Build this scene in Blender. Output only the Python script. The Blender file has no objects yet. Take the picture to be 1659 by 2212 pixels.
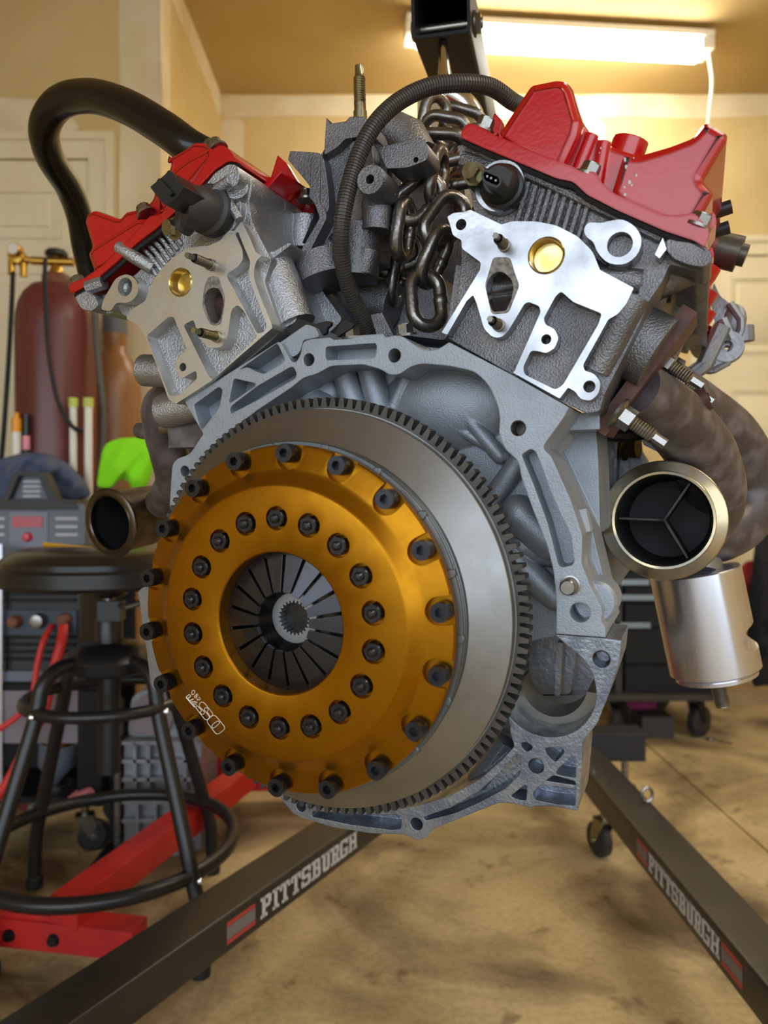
import bpy, bmesh, math, random
from mathutils import Vector, Matrix
from mathutils.geometry import tessellate_polygon
random.seed(7)
PI = math.pi
SC = bpy.context.scene
COL = SC.collection
# ------------------------------------------------------------------ camera
F = 1600.0                                   # focal length in pixels of the 1659 x 2212 frame
EYE = Vector((0, 0, .75))
cam_d = bpy.data.cameras.new('camera')
cam_d.sensor_fit = 'VERTICAL'; cam_d.sensor_height = 36.0; cam_d.sensor_width = 27.0
cam_d.lens = 36.0 * F / 2212.0
cam_d.clip_start = .02
cam_d.dof.use_dof = True; cam_d.dof.focus_distance = .56; cam_d.dof.aperture_fstop = 6.5
cam = bpy.data.objects.new('camera', cam_d); COL.objects.link(cam)
cam.location = EYE; cam.rotation_euler = (PI/2, 0, 0)
SC.camera = cam
# ------------------------------------------------------------------ sky seen through the open garage door, lights, exposure
SC.view_settings.view_transform = 'Standard'; SC.view_settings.look = 'None'
SC.view_settings.gamma = 1.0; SC.view_settings.use_curve_mapping = False
SC.view_settings.exposure = 0.22
world = bpy.data.worlds.new('sky'); SC.world = world; world.use_nodes = True
bg = world.node_tree.nodes['Background']
bg.inputs[0].default_value = (.80, .90, 1.0, 1); bg.inputs[1].default_value = 3.0
DOOR = (-3.2, 2.5, 2.12, -2.3)               # garage door opening behind the camera: x0, x1, top, y
pd = bpy.data.lights.new('garage_door_daylight', 'AREA'); pd.shape = 'RECTANGLE'
pd.size = DOOR[1]-DOOR[0]; pd.size_y = DOOR[2]; pd.cycles.is_portal = True
po = bpy.data.objects.new('garage_door_daylight', pd); COL.objects.link(po)
po.location = ((DOOR[0]+DOOR[1])/2, DOOR[3], DOOR[2]/2); po.rotation_euler = (PI/2, 0, 0)
po.rotation_euler = (-PI/2, 0, PI) if False else (PI/2, 0, PI)
LAMP_STRENGTH = 36.0
SC.cycles.max_bounces = 8; SC.cycles.diffuse_bounces = 4; SC.cycles.glossy_bounces = 4
# ------------------------------------------------------------------ helpers
def lin(c):
    c /= 255.0
    return c/12.92 if c <= .04045 else ((c+.055)/1.055)**2.4
def rgb(c): return (lin(c[0]), lin(c[1]), lin(c[2]), 1)
MATS = {}
def mat(name, col, metal=0., rough=.5, col2=None, vs=12., vlo=.4, vhi=.65, bump=0., bs=300., bev=0., rv=0., coat=0., emit=0., spec=.5, vdet=4., stretch=None, aniso=0.):
    m = bpy.data.materials.new(name); m.use_nodes = True
    nt = m.node_tree; N = nt.nodes; L = nt.links
    b = N['Principled BSDF']
    b.inputs['Base Color'].default_value = rgb(col); b.inputs['Metallic'].default_value = metal
    b.inputs['Roughness'].default_value = rough; b.inputs['Specular IOR Level'].default_value = spec
    if coat: b.inputs['Coat Weight'].default_value = coat; b.inputs['Coat Roughness'].default_value = .06
    if emit:
        b.inputs['Emission Color'].default_value = rgb(col); b.inputs['Emission Strength'].default_value = emit
    tc = N.new('ShaderNodeTexCoord'); src = tc.outputs['Object']
    if stretch:
        mp = N.new('ShaderNodeMapping'); mp.inputs['Scale'].default_value = stretch
        L.new(src, mp.inputs['Vector']); src = mp.outputs[0]
    if col2 or rv:
        n = N.new('ShaderNodeTexNoise'); n.inputs['Scale'].default_value = vs; n.inputs['Detail'].default_value = vdet
        L.new(src, n.inputs['Vector'])
        r = N.new('ShaderNodeMapRange'); r.inputs['From Min'].default_value = vlo; r.inputs['From Max'].default_value = vhi
        L.new(n.outputs['Fac'], r.inputs['Value'])
        if col2:
            mx = N.new('ShaderNodeMix'); mx.data_type = 'RGBA'
            mx.inputs['A'].default_value = rgb(col); mx.inputs['B'].default_value = rgb(col2)
            L.new(r.outputs[0], mx.inputs['Factor']); L.new(mx.outputs['Result'], b.inputs['Base Color'])
        if rv:
            r2 = N.new('ShaderNodeMapRange'); r2.inputs['To Min'].default_value = max(.02, rough-rv); r2.inputs['To Max'].default_value = rough+rv
            L.new(r.outputs[0], r2.inputs['Value']); L.new(r2.outputs[0], b.inputs['Roughness'])
    nrm = None
    if bev:
        bv = N.new('ShaderNodeBevel'); bv.samples = 4; bv.inputs['Radius'].default_value = bev; nrm = bv.outputs[0]
    if bump:
        n2 = N.new('ShaderNodeTexNoise'); n2.inputs['Scale'].default_value = bs; n2.inputs['Detail'].default_value = 3
        L.new(src, n2.inputs['Vector'])
        bp = N.new('ShaderNodeBump'); bp.inputs['Strength'].default_value = bump; bp.inputs['Distance'].default_value = .002
        L.new(n2.outputs['Fac'], bp.inputs['Height'])
        if nrm: L.new(nrm, bp.inputs['Normal'])
        nrm = bp.outputs[0]
    if nrm: L.new(nrm, b.inputs['Normal'])
    if aniso:
        tg = N.new('ShaderNodeTangent'); tg.direction_type = 'RADIAL'; tg.axis = 'Y'
        b.inputs['Anisotropic'].default_value = aniso; L.new(tg.outputs[0], b.inputs['Tangent'])
    MATS[name] = m
    return m
class MB:
    """collects shapes; build() links them as one mesh object"""
    def __init__(s): s.v = []; s.f = []; s.mi = []; s.cur = 0
    def add(s, vs, fs, M=None):
        o = len(s.v)
        s.v += [tuple(M @ Vector(v)) if M is not None else tuple(v) for v in vs]
        s.f += [tuple(i+o for i in f) for f in fs]; s.mi += [s.cur]*len(fs)
        return s
    def prism(s, outer, d0, d1, holes=(), M=None, top=None):
        """outline (x, z) with holes, extruded along y from d0 to d1; top = scale of the outline at d0"""
        loops = [list(outer)] + [list(h) for h in holes]
        tri = tessellate_polygon([[Vector((p[0], p[1], 0)) for p in l] for l in loops])
        flat = [p for l in loops for p in l]; n = len(flat)
        fr = flat
        if top:
            cx = sum(p[0] for p in outer)/len(outer); cz = sum(p[1] for p in outer)/len(outer)
            fr = [(cx+(p[0]-cx)*top, cz+(p[1]-cz)*top) for p in flat]
        vs = [(p[0], d0, p[1]) for p in fr] + [(p[0], d1, p[1]) for p in flat]
        fs = [tuple(t) for t in tri] + [tuple(i+n for i in t[::-1]) for t in tri]
        o = 0
        for l in loops:
            k = len(l)
            for i in range(k): fs.append((o+i, o+(i+1) % k, o+n+(i+1) % k, o+n+i))
            o += k
        return s.add(vs, fs, M)
    def box(s, c, size, M=None, rz=0.):
        x, y, z = (q/2 for q in size)
        vs = [Vector((a*x, b*y, e*z)) for a in (-1, 1) for b in (-1, 1) for e in (-1, 1)]
        R = Matrix.Translation(c) @ Matrix.Rotation(rz, 4, 'Z')
        vs = [R @ v for v in vs]
        return s.add(vs, [(0,1,3,2), (4,6,7,5), (0,4,5,1), (2,3,7,6), (0,2,6,4), (1,5,7,3)], M)
    def lathe(s, prof, org=(0,0,0), axis=(0,1,0), seg=32, M=None):
        """profile (r, h) turned round axis from org"""
        q = Vector((0,0,1)).rotation_difference(Vector(axis)).to_matrix()
        o = Vector(org); vs = []; fs = []; k = len(prof)
        for i in range(seg):
            a = 2*PI*i/seg
            for r, h in prof: vs.append(o + q @ Vector((r*math.cos(a), r*math.sin(a), h)))
        for i in range(seg):
            j = (i+1) % seg
            for t in range(k-1):
                fs.append((i*k+t, j*k+t, j*k+t+1, i*k+t+1))
        return s.add(vs, fs, M)
    def tube(s, path, r, seg=12, closed=False, cap=True, M=None, flat=1.):
        P = [Vector(p) for p in path]; n = len(P)
        R = r if isinstance(r, (list, tuple)) else [r]*n
        T = []
        for i in range(n):
            a = P[(i-1) % n] if (closed or i > 0) else P[0]; b = P[(i+1) % n] if (closed or i < n-1) else P[-1]
            T.append((b-a).normalized())
        up = Vector((0,0,1)) if abs(T[0].z) < .9 else Vector((0,1,0))
        u = T[0].cross(up).normalized(); vs = []; fs = []
        for i in range(n):
            if i: u = (T[i-1].rotation_difference(T[i]) @ u).normalized()
            w = T[i].cross(u).normalized()
            for k in range(seg):
                a = 2*PI*k/seg
                vs.append(P[i] + R[i]*(math.cos(a)*u + flat*math.sin(a)*w))
        m = n if closed else n-1
        for i in range(m):
            j = (i+1) % n
            for k in range(seg):
                l = (k+1) % seg; fs.append((i*seg+k, i*seg+l, j*seg+l, j*seg+k))
        if cap and not closed:
            fs.append(tuple(range(seg))[::-1]); fs.append(tuple((n-1)*seg+k for k in range(seg)))
        return s.add(vs, fs, M)
    def ball(s, c, r, M=None, seg=14, rings=8):
        sx, sy, sz = r if isinstance(r, (list, tuple)) else (r, r, r)
        vs = []; fs = []
        for i in range(rings+1):
            t = PI*i/rings
            for k in range(seg):
                a = 2*PI*k/seg
                vs.append((c[0]+sx*math.sin(t)*math.cos(a), c[1]+sy*math.sin(t)*math.sin(a), c[2]+sz*math.cos(t)))
        for i in range(rings):
            for k in range(seg):
                l = (k+1) % seg; fs.append((i*seg+k, i*seg+l, (i+1)*seg+l, (i+1)*seg+k))
        return s.add(vs, fs, M)
    def mesh(s, name, mats, ang=35):
        me = bpy.data.meshes.new(name)
        me.from_pydata(s.v, [], s.f)
        if not isinstance(mats, (list, tuple)): mats = [mats]
        for m in mats: me.materials.append(m)
        if len(mats) > 1: me.polygons.foreach_set('material_index', s.mi)
        bm = bmesh.new(); bm.from_mesh(me)
        bmesh.ops.remove_doubles(bm, verts=bm.verts, dist=1e-6)
        bmesh.ops.recalc_face_normals(bm, faces=bm.faces)
        bm.to_mesh(me); bm.free()
        me.shade_smooth(); me.set_sharp_from_angle(angle=math.radians(ang))
        me.update()
        return me
    def build(s, name, mats, parent=None, ang=35, label=None):
        return put(name, s.mesh(name, mats, ang), parent, label=label)
def put(name, me, parent=None, M=None, label=None):
    o = bpy.data.objects.new(name, me); COL.objects.link(o)
    if parent: o.parent = parent
    if M is not None: o.matrix_local = M
    if label: o['label'] = label
    return o
def thing(name, label, cat, loc=(0,0,0), rz=0., group=None):
    o = bpy.data.objects.new(name, None); COL.objects.link(o); o.empty_display_size = .05
    o.location = loc; o.rotation_euler = (0, 0, rz); o['label'] = label; o['category'] = cat
    if group: o['group'] = group
    return o
def tag(o, label, cat, group=None):
    o['label'] = label; o['category'] = cat
    if group: o['group'] = group
    return o
def struct(name, mb, m, parent=None, ang=35):
    o = mb.build(name, m, parent, ang)
    if parent is None: o['kind'] = 'structure'
    return o
def axisM(org, axis, roll=0.):
    """matrix that sends local -y (the face of a bolt head) along -axis: local +y becomes axis"""
    a = Vector(axis).normalized()
    q = Vector((0,1,0)).rotation_difference(a).to_matrix().to_4x4()
    return Matrix.Translation(org) @ q @ Matrix.Rotation(roll, 4, 'Y')
def rnd(pts, r=6., n=3):
    """round the corners of an outline; a point may carry its own radius as a third number"""
    out = []; k = len(pts)
    for i in range(k):
        p = Vector(pts[i][:2]); rr = pts[i][2] if len(pts[i]) > 2 else r
        a = Vector(pts[i-1][:2]); b = Vector(pts[(i+1) % k][:2])
        la = (a-p).length; lb = (b-p).length
        if rr <= 0 or la < 1e-6 or lb < 1e-6: out.append((p.x, p.y)); continue
        c = min(rr, .48*la, .48*lb)
        s = p+(a-p)*c/la; e = p+(b-p)*c/lb
        for j in range(n+1):
            t = j/n; q = (1-t)*(1-t)*s + 2*t*(1-t)*p + t*t*e
            out.append((q.x, q.y))
    return out
def spl(pts, n=8, closed=False):
    P = [Vector(p) for p in pts]; k = len(P); out = []
    for i in range(k if closed else k-1):
        if closed: p0, p1, p2, p3 = P[(i-1) % k], P[i], P[(i+1) % k], P[(i+2) % k]
        else: p0, p1, p2, p3 = P[max(i-1,0)], P[i], P[i+1], P[min(i+2,k-1)]
        for j in range(n):
            t = j/n
            out.append(.5*((2*p1)+(-p0+p2)*t+(2*p0-5*p1+4*p2-p3)*t*t+(-p0+3*p1-3*p2+p3)*t**3))
    if not closed: out.append(P[-1])
    return out
def G(px, py, Y):
    """point of the garage at distance Y in front of the camera"""
    return Vector(((px-829.5)/F*Y, Y, .75+(1106-py)/F*Y))
def GF(px, py, z=0.):
    """point of the level z seen at that place"""
    return G(px, py, F*(.75-z)/(py-1106))
# engine frame: x across the rear face, y along the crankshaft away from us, z up
PSI, TH = math.radians(23.15), math.radians(3.15)
EA = Vector((math.sin(PSI)*math.cos(TH), math.cos(PSI)*math.cos(TH), math.sin(TH)))
EU = Vector((math.cos(PSI), -math.sin(PSI), 0)); EW = EU.cross(EA)
EO = Vector((-.0673, .47, -.0710))
def E(px, py, d):
    r = Vector(((px-829.5)/F, 1, (1106-py)/F)); c = EO+d*EA
    q = r*(c.dot(EA)/r.dot(EA))-c
    return (q.dot(EU), q.dot(EW))
def E3(px, py, d):
    x, z = E(px, py, d); return Vector((x, d, z))
def EY(px, py, Y):
    """engine coordinates of a point seen at that place at distance Y"""
    q = Vector(((px-829.5)/F*Y, Y, (1106-py)/F*Y))-EO
    return Vector((q.dot(EU), q.dot(EA), q.dot(EW)))
def depth(px, py, d):
    r = Vector(((px-829.5)/F, 1, (1106-py)/F)); return (EO+d*EA).dot(EA)/r.dot(EA)
def EP(pts, d, r=5., n=3): return [E(x, y, d) for x, y in rnd(pts, r, n)]
def EC(px, py, rp, d, n=20):
    x, z = E(px, py, d); r = rp*depth(px, py, d)/F
    return [(x+r*math.cos(2*PI*i/n), z+r*math.sin(2*PI*i/n)) for i in range(n)]
def hexp(r, n=6, ph=0.): return [(r*math.cos(2*PI*i/n+ph), r*math.sin(2*PI*i/n+ph)) for i in range(n)]
# ------------------------------------------------------------------ materials
M_tan = mat('drywall_paper', (204,178,124), rough=.9, col2=(212,188,136), vs=3, bump=.05, bs=80)
M_ceil = mat('ceiling_paper', (190,162,106), rough=.9, col2=(200,172,118), vs=2.5)
M_mud = mat('joint_compound', (226,212,178), rough=.85, col2=(216,198,158), vs=6, bump=.05, bs=60)
M_door = mat('door_paint', (232,220,186), rough=.45, col2=(226,212,176), vs=4)
M_out = mat('driveway_concrete', (150,148,142), rough=.9)
M_block = mat('block_casting', (158,166,176), metal=.5, rough=.46, col2=(146,154,164), vs=30, bump=.22, bs=900, bev=.0012)
M_pan = mat('pan_casting', (150,158,170), metal=.75, rough=.36, col2=(112,118,132), vs=55, bump=.25, bs=500, bev=.001, rv=.1)
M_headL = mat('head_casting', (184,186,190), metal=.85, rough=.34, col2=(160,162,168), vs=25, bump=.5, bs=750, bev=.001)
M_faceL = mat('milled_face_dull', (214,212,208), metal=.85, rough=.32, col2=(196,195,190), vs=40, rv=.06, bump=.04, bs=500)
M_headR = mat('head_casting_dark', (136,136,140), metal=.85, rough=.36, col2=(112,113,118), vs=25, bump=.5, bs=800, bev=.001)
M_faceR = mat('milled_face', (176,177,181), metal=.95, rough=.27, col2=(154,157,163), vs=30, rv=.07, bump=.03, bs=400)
M_gold = mat('gold_anodising', (160,106,12), metal=.9, rough=.32, col2=(152,100,10), vs=60, bump=.03, bs=1500, rv=.04)
M_fly = mat('flywheel_steel', (148,149,150), metal=.95, rough=.42, col2=(134,134,133), vs=22, rv=.03, bump=.03, bs=1500, aniso=.4)
M_ring = mat('ring_gear_steel', (92,88,84), metal=.85, rough=.5, col2=(78,75,72), vs=60, bump=.08, bs=900)
M_dring = mat('pressure_ring', (104,112,118), metal=.85, rough=.4)
M_black = mat('black_oxide', (62,63,68), metal=.85, rough=.28, rv=.06, vs=200)
M_spring = mat('spring_steel', (66,67,72), metal=.85, rough=.3, col2=(70,67,62), vs=70, rv=.06, bev=.0005)
M_hub = mat('hub_steel', (150,152,154), metal=.8, rough=.45)
M_red = mat('red_powder_coat', (188,16,20), rough=.22, col2=(178,12,18), vs=8, bump=.05, bs=350, coat=.5, bev=.002)
M_redp = mat('red_paint', (186,34,28), rough=.45, col2=(170,28,26), vs=14, bev=.002)
M_zinc = mat('zinc_plate', (146,144,139), metal=.95, rough=.28, rv=.06, vs=120)
M_yzinc = mat('yellow_zinc', (158,154,126), metal=.95, rough=.26, rv=.06, vs=120)
M_plug = mat('gilt_plug', (206,180,96), metal=.95, rough=.22, col2=(214,200,170), vs=50)
M_stud = mat('stud_steel', (128,124,114), metal=.9, rough=.38)
M_steel = mat('chain_steel', (138,134,130), metal=.9, rough=.3, col2=(104,98,92), vs=120, rv=.08, bump=.1, bs=300)
M_chrome = mat('chrome', (224,226,228), metal=1., rough=.17)
M_pipe = mat('exhaust_steel', (90,83,84), metal=.5, rough=.42, col2=(138,133,142), vs=45, vlo=.45, vhi=.75, bump=.12, bs=250, vdet=8)
M_pipeL = mat('exhaust_pipe_bronze', (112,98,80), metal=.85, rough=.36, col2=(84,72,60), vs=60)
M_rflange = mat('rusty_flange', (96,64,54), metal=.5, rough=.55, col2=(78,58,54), vs=60, bump=.2, bs=300)
M_vband = mat('vband_steel', (176,160,128), metal=.95, rough=.28, col2=(140,134,120), vs=45, rv=.08)
M_vdark = mat('vband_dark', (100,92,82), metal=.95, rough=.28, col2=(76,70,64), vs=45)
M_soot = mat('soot', (20,20,24), rough=.6)
M_rubber = mat('hose_rubber', (14,14,15), rough=.3, coat=.3, spec=.3, col2=(20,19,19), vs=90, bump=.05, bs=200)
M_conduit = mat('conduit_plastic', (66,61,57), rough=.36)
M_plastic = mat('black_plastic', (28,28,30), rough=.38)
M_gasket = mat('gasket_black', (18,18,20), rough=.6)
M_alu = mat('turned_aluminium', (216,216,224), metal=.95, rough=.26, col2=(202,202,212), vs=40, rv=.07, stretch=(1,1,.1))
M_tool = mat('black_steel_paint', (22,22,24), rough=.55, spec=.25, bev=.001)
M_stool = mat('stool_black', (26,26,28), rough=.34)
M_seat = mat('stool_vinyl', (34,32,30), rough=.24, bump=.08, bs=25)
M_wheel = mat('wheel_rubber', (36,36,38), rough=.5)
M_hoist = mat('hoist_black', (40,37,34), rough=.36, col2=(60,54,46), vs=9, vlo=.5, vhi=.8, bump=.04, bs=60, vdet=6)
M_letter = mat('white_lettering', (196,196,194), rough=.5)
M_etch = mat('etched_lettering', (240,236,226), metal=.2, rough=.5)
M_stripeR = mat('red_stripe', (176,58,54), rough=.5)
M_stripeG = mat('grey_stripe', (112,108,106), rough=.5)
M_maroon = mat('maroon_cylinder_paint', (112,52,48), rough=.34, col2=(96,50,46), vs=5, bump=.06, bs=30, stretch=(3,3,.4))
M_brown = mat('brown_cylinder_paint', (150,106,64), rough=.34, col2=(138,96,58), vs=6, bump=.05, bs=30)
M_rust = mat('rusty_neck', (126,74,48), rough=.6, col2=(100,56,40), vs=40)
M_brass = mat('brass', (200,158,70), metal=.95, rough=.26)
M_white = mat('white_plastic', (232,230,222), rough=.4)
M_lime = mat('lime_cap', (196,206,96), rough=.45)
M_orange = mat('orange_cap', (240,160,30), rough=.4)
M_pink = mat('pink_plastic', (232,150,165), rough=.5)
M_neon = mat('neon_green_cloth', (150,250,30), rough=.85, bump=.2, bs=60, emit=0)
M_denim = mat('blue_cloth', (74,86,118), rough=.9, col2=(98,104,124), vs=20, bump=.2, bs=60)
M_mag = mat('magenta_cloth', (128,40,78), rough=.9)
M_weld = mat('welder_grey', (104,110,122), rough=.5)
M_wtop = mat('welder_black', (44,44,46), rough=.5)
M_disp = mat('red_display', (176,60,72), rough=.25)
M_knob = mat('red_knob', (200,50,60), rough=.25)
M_print = mat('pale_print', (188,192,200), rough=.5)
M_cableR = mat('red_cable', (206,48,46), rough=.5)
M_glass = mat('gauge_face', (226,222,214), rough=.2)
M_ptan = mat('grey_purple_plastic', (128,118,126), rough=.5)
M_cast = mat('gearbox_casting', (150,152,156), metal=.7, rough=.42, col2=(130,132,138), vs=20, bump=.3, bs=200)
M_coat = mat('black_jacket', (22,22,28), rough=.9, bump=.2, bs=40)
M_rbag = mat('red_fabric', (150,24,34), rough=.8)
M_lamp = mat('lamp_tube', (255,250,236), emit=LAMP_STRENGTH)
M_fix = mat('fixture_white', (236,232,220), rough=.45)
M_handle = mat('drawer_pull', (128,140,148), metal=.7, rough=.35)
M_dirt = mat('dirty_port', (150,144,136), metal=.5, rough=.6, col2=(104,98,94), vs=250, bump=.3, bs=500)
M_yellow = mat('yellow_plastic', (226,170,40), rough=.5)
# concrete floor with oil stains and wear
m = bpy.data.materials.new('concrete_floor'); m.use_nodes = True; MATS['floor'] = m
nt = m.node_tree; N = nt.nodes; L = nt.links; b = N['Principled BSDF']; b.inputs['Roughness'].default_value = .62
tc = N.new('ShaderNodeTexCoord')
def noise(sc, det=6., dist=0., rough=.55):
    n = N.new('ShaderNodeTexNoise'); n.inputs['Scale'].default_value = sc; n.inputs['Detail'].default_value = det
    n.inputs['Distortion'].default_value = dist; n.inputs['Roughness'].default_value = rough
    L.new(tc.outputs['Object'], n.inputs['Vector']); return n.outputs['Fac']
def ramp(src, stops):
    r = N.new('ShaderNodeValToRGB'); L.new(src, r.inputs[0]); e = r.color_ramp.elements
    for i, (p, c) in enumerate(stops):
        el = e[i] if i < 2 else e.new(p)
        el.position = p; el.color = rgb(c) if len(c) == 3 else c
    return r.outputs[0]
def mixc(f, a, c, mode='MIX'):
    x = N.new('ShaderNodeMix'); x.data_type = 'RGBA'; x.blend_type = mode
    for k, q in (('Factor', f), ('A', a), ('B', c)):
        if hasattr(q, 'links'): L.new(q, x.inputs[k])
        else: x.inputs[k].default_value = q
    return x.outputs['Result']
base = ramp(noise(5, 8), [(.3, (184,162,116)), (.5, (204,182,136)), (.72, (218,198,152))])
st = ramp(noise(2.3, 7, .6), [(.46, (255,255,255)), (.64, (116,106,98))])
sp = ramp(noise(13, 4, .3), [(.60, (255,255,255)), (.70, (150,140,130))])
fine = ramp(noise(90, 3), [(.3, (225,225,225)), (.7, (255,255,255))])
c1 = mixc(.95, base, st, 'MULTIPLY'); c2 = mixc(.7, c1, sp, 'MULTIPLY'); c3 = mixc(1., c2, fine, 'MULTIPLY')
L.new(c3, b.inputs['Base Color'])
bp = N.new('ShaderNodeBump'); bp.inputs['Strength'].default_value = .15; bp.inputs['Distance'].default_value = .004
L.new(noise(60, 5), bp.inputs['Height']); L.new(bp.outputs[0], b.inputs['Normal'])
M_floor = m
# ------------------------------------------------------------------ the room
H = 2.47; YB = 3.05; YD = 2.226; XS = -.672; XL = -3.3; XR = 2.7; YG = DOOR[3]
def slab(x0, x1, y0, y1, z0, z1, mb=None):
    return (mb or MB()).box(((x0+x1)/2, (y0+y1)/2, (z0+z1)/2), (x1-x0, y1-y0, z1-z0))
seam = .006
fl = slab(XL-.1, .845, YG-.1, YB+.1, -.1, 0); slab(.845+seam, XR+.1, YG-.1, YB+.1, -.1, 0, fl)
slab(.80, .90, YG-.1, YB+.1, -.1, -.008, fl)
floor = struct('floor', fl, M_floor)
ceiling = struct('ceiling', slab(XL-.1, XR+.1, YG-.1, YB+.1, H, H+.1), M_ceil)
struct('wall_back', slab(XS, XR+.1, YB, YB+.1, 0, H), M_tan)
wall_bl = struct('wall_back_left', slab(XL-.1, XS, YD, YB+.1, 0, H), M_tan)
struct('wall_left', slab(XL-.1, XL, YG-.1, YD, 0, H), M_tan)
struct('wall_right', slab(XR, XR+.1, YG-.1, YB, 0, H), M_tan)
wf = slab(XL, DOOR[0], YG-.1, YG, 0, H); slab(DOOR[1], XR, YG-.1, YG, 0, H, wf); slab(DOOR[0], DOOR[1], YG-.1, YG, DOOR[2], H, wf)
struct('wall_front', wf, M_tan)
struct('ground_outside', slab(-14, 14, -16, YG-.1, -.16, -.06), M_out)
# taped joints: raised bands of joint compound on walls and ceiling (parts of the setting)
def band(parent, pts, axis, at, t=.0012, name='joint_compound'):
    """irregular flat band; axis y = on a wall facing us, x = on the side wall, z = under the ceiling"""
    mb = MB(); P = rnd(pts, .04, 3)
    if axis == 'y': mb.prism(P, at-t, at)
    elif axis == 'x': mb.prism(P, 0, t, M=Matrix(((0,1,0,at), (1,0,0,0), (0,0,1,0), (0,0,0,1))))
    else: mb.prism(P, 0, t, M=Matrix(((1,0,0,0), (0,0,1,0), (0,-1,0,at), (0,0,0,1))))
    return mb.build(name, M_mud, parent)
def wob(x0, x1, z0, z1, n=7, a=.02, vert=False):
    """rectangle with wavering long edges"""
    A = []; B = []
    for i in range(n+1):
        t = i/n
        if vert: z = z0+(z1-z0)*t; A.append((x0+random.uniform(-a,a), z)); B.append((x1+random.uniform(-a,a), z))
        else: x = x0+(x1-x0)*t; A.append((x, z0+random.uniform(-a,a))); B.append((x, z1+random.uniform(-a,a)))
    return A+B[::-1]
wb = bpy.data.objects['wall_back']
band(wb, wob(XS, XR, H-.09, H, 12, .012), 'y', YB)
band(wb, wob(XS, XS+.09, 0, H-.1, 10, .01, True), 'y', YB)
band(wb, wob(.62, .9, 0, H-.1, 10, .02, True), 'y', YB)
band(wall_bl, wob(XS-.115, XS, 0, H, 10, .012, True), 'y', YD)
band(wall_bl, [(-1.3,1.93), (-1.24,2.0), (-1.0,1.985), (-.9,1.90), (-.98,1.885), (-1.3,1.89)], 'y', YD)
band(wall_bl, wob(YD, YD+.10, 0, H, 8, .008, True), 'x', XS)
band(wall_bl, wob(YD, YB, H-.10, H, 6, .008), 'x', XS)
band(ceiling, wob(XS, XR, -YB, -(YB-.14), 12, .015), 'z', H)
band(ceiling, wob(XS, XS+.10, -YB, -YD, 6, .008, True), 'z', H)
band(ceiling, wob(.0, .28, -(YB-.15), -1.2, 10, .02, True), 'z', H)
band(ceiling, [(-.50,-2.38), (-.42,-2.30), (.0-.12,-2.32), (-.10,-2.44), (-.2,-2.52), (-.44,-2.50)], 'z', H)
band(ceiling, [(.33,-2.34), (.4,-2.28), (.9,-2.30), (.95,-2.4), (.8,-2.46), (.4,-2.45)], 'z', H)
band(ceiling, wob(1.16, 1.42, -(YB-.15), -1.2, 10, .02, True), 'z', H)
# panelled doors with casings
def panel_door(name, x0, x1, ztop, y, cols, rows, parent_wall):
    w = x1-x0
    mb = slab(x0, x1, y-.012, y+.0, 0, ztop)
    d = struct(name, mb, M_door); 
    for (c0, c1) in cols:
        for (r0, r1) in rows:
            fx0, fx1 = x0+c0*w, x0+c1*w; z0, z1 = r0*ztop, r1*ztop
            fr = MB().prism([(fx0,z0),(fx1,z0),(fx1,z1),(fx0,z1)], y-.018, y-.012, [[(fx0+.016,z0+.016),(fx1-.016,z0+.016),(fx1-.016,z1-.016),(fx0+.016,z1-.016)]])
            ix0, ix1, iz0, iz1 = fx0+.035, fx1-.035, z0+.035, z1-.035
            fr.prism([(ix0,iz0),(ix1,iz0),(ix1,iz1),(ix0,iz1)], y-.017, y-.011, top=.93)
            fr.build('panel', M_door, d)
    c = .075
    cs = MB()
    cs.prism([(x0-c,0),(x0-.004,0),(x0-.004,ztop+.004),(x1+.004,ztop+.004),(x1+.004,0),(x1+c,0),(x1+c,ztop+c),(x0-c,ztop+c)], y-.020, y)
    cs.prism([(x0-c-.006,0),(x0-c+.018,0),(x0-c+.018,ztop+c-.018),(x1+c-.018,ztop+c-.018),(x1+c-.018,0),(x1+c+.006,0),(x1+c+.006,ztop+c+.006),(x0-c-.006,ztop+c+.006)], y-.027, y)
    cs.build('casing', M_door, d)
    return d
panel_door('door_1', -1.66, -.885, 1.80, YD, ((.10,.46),(.54,.90)), ((.09,.40),(.48,.82),(.87,.955)), None)
panel_door('door_2', 1.335, 2.1, 1.80, YB, ((.10,.46),(.54,.90)), ((.09,.40),(.48,.70),(.78,.955)), None)
bb = slab(XS, 1.26, YB-.014, YB, 0, .09); slab(2.18, XR, YB-.014, YB, 0, .09, bb)
struct('baseboard_back', bb, M_door)
cb = slab(XS, XR, YB-.16, YB-.014, 0, .055)
struct('trim_1', cb, M_out if False else mat('curb_concrete', (176,150,108), rough=.8, col2=(160,134,96), vs=6))
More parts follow.
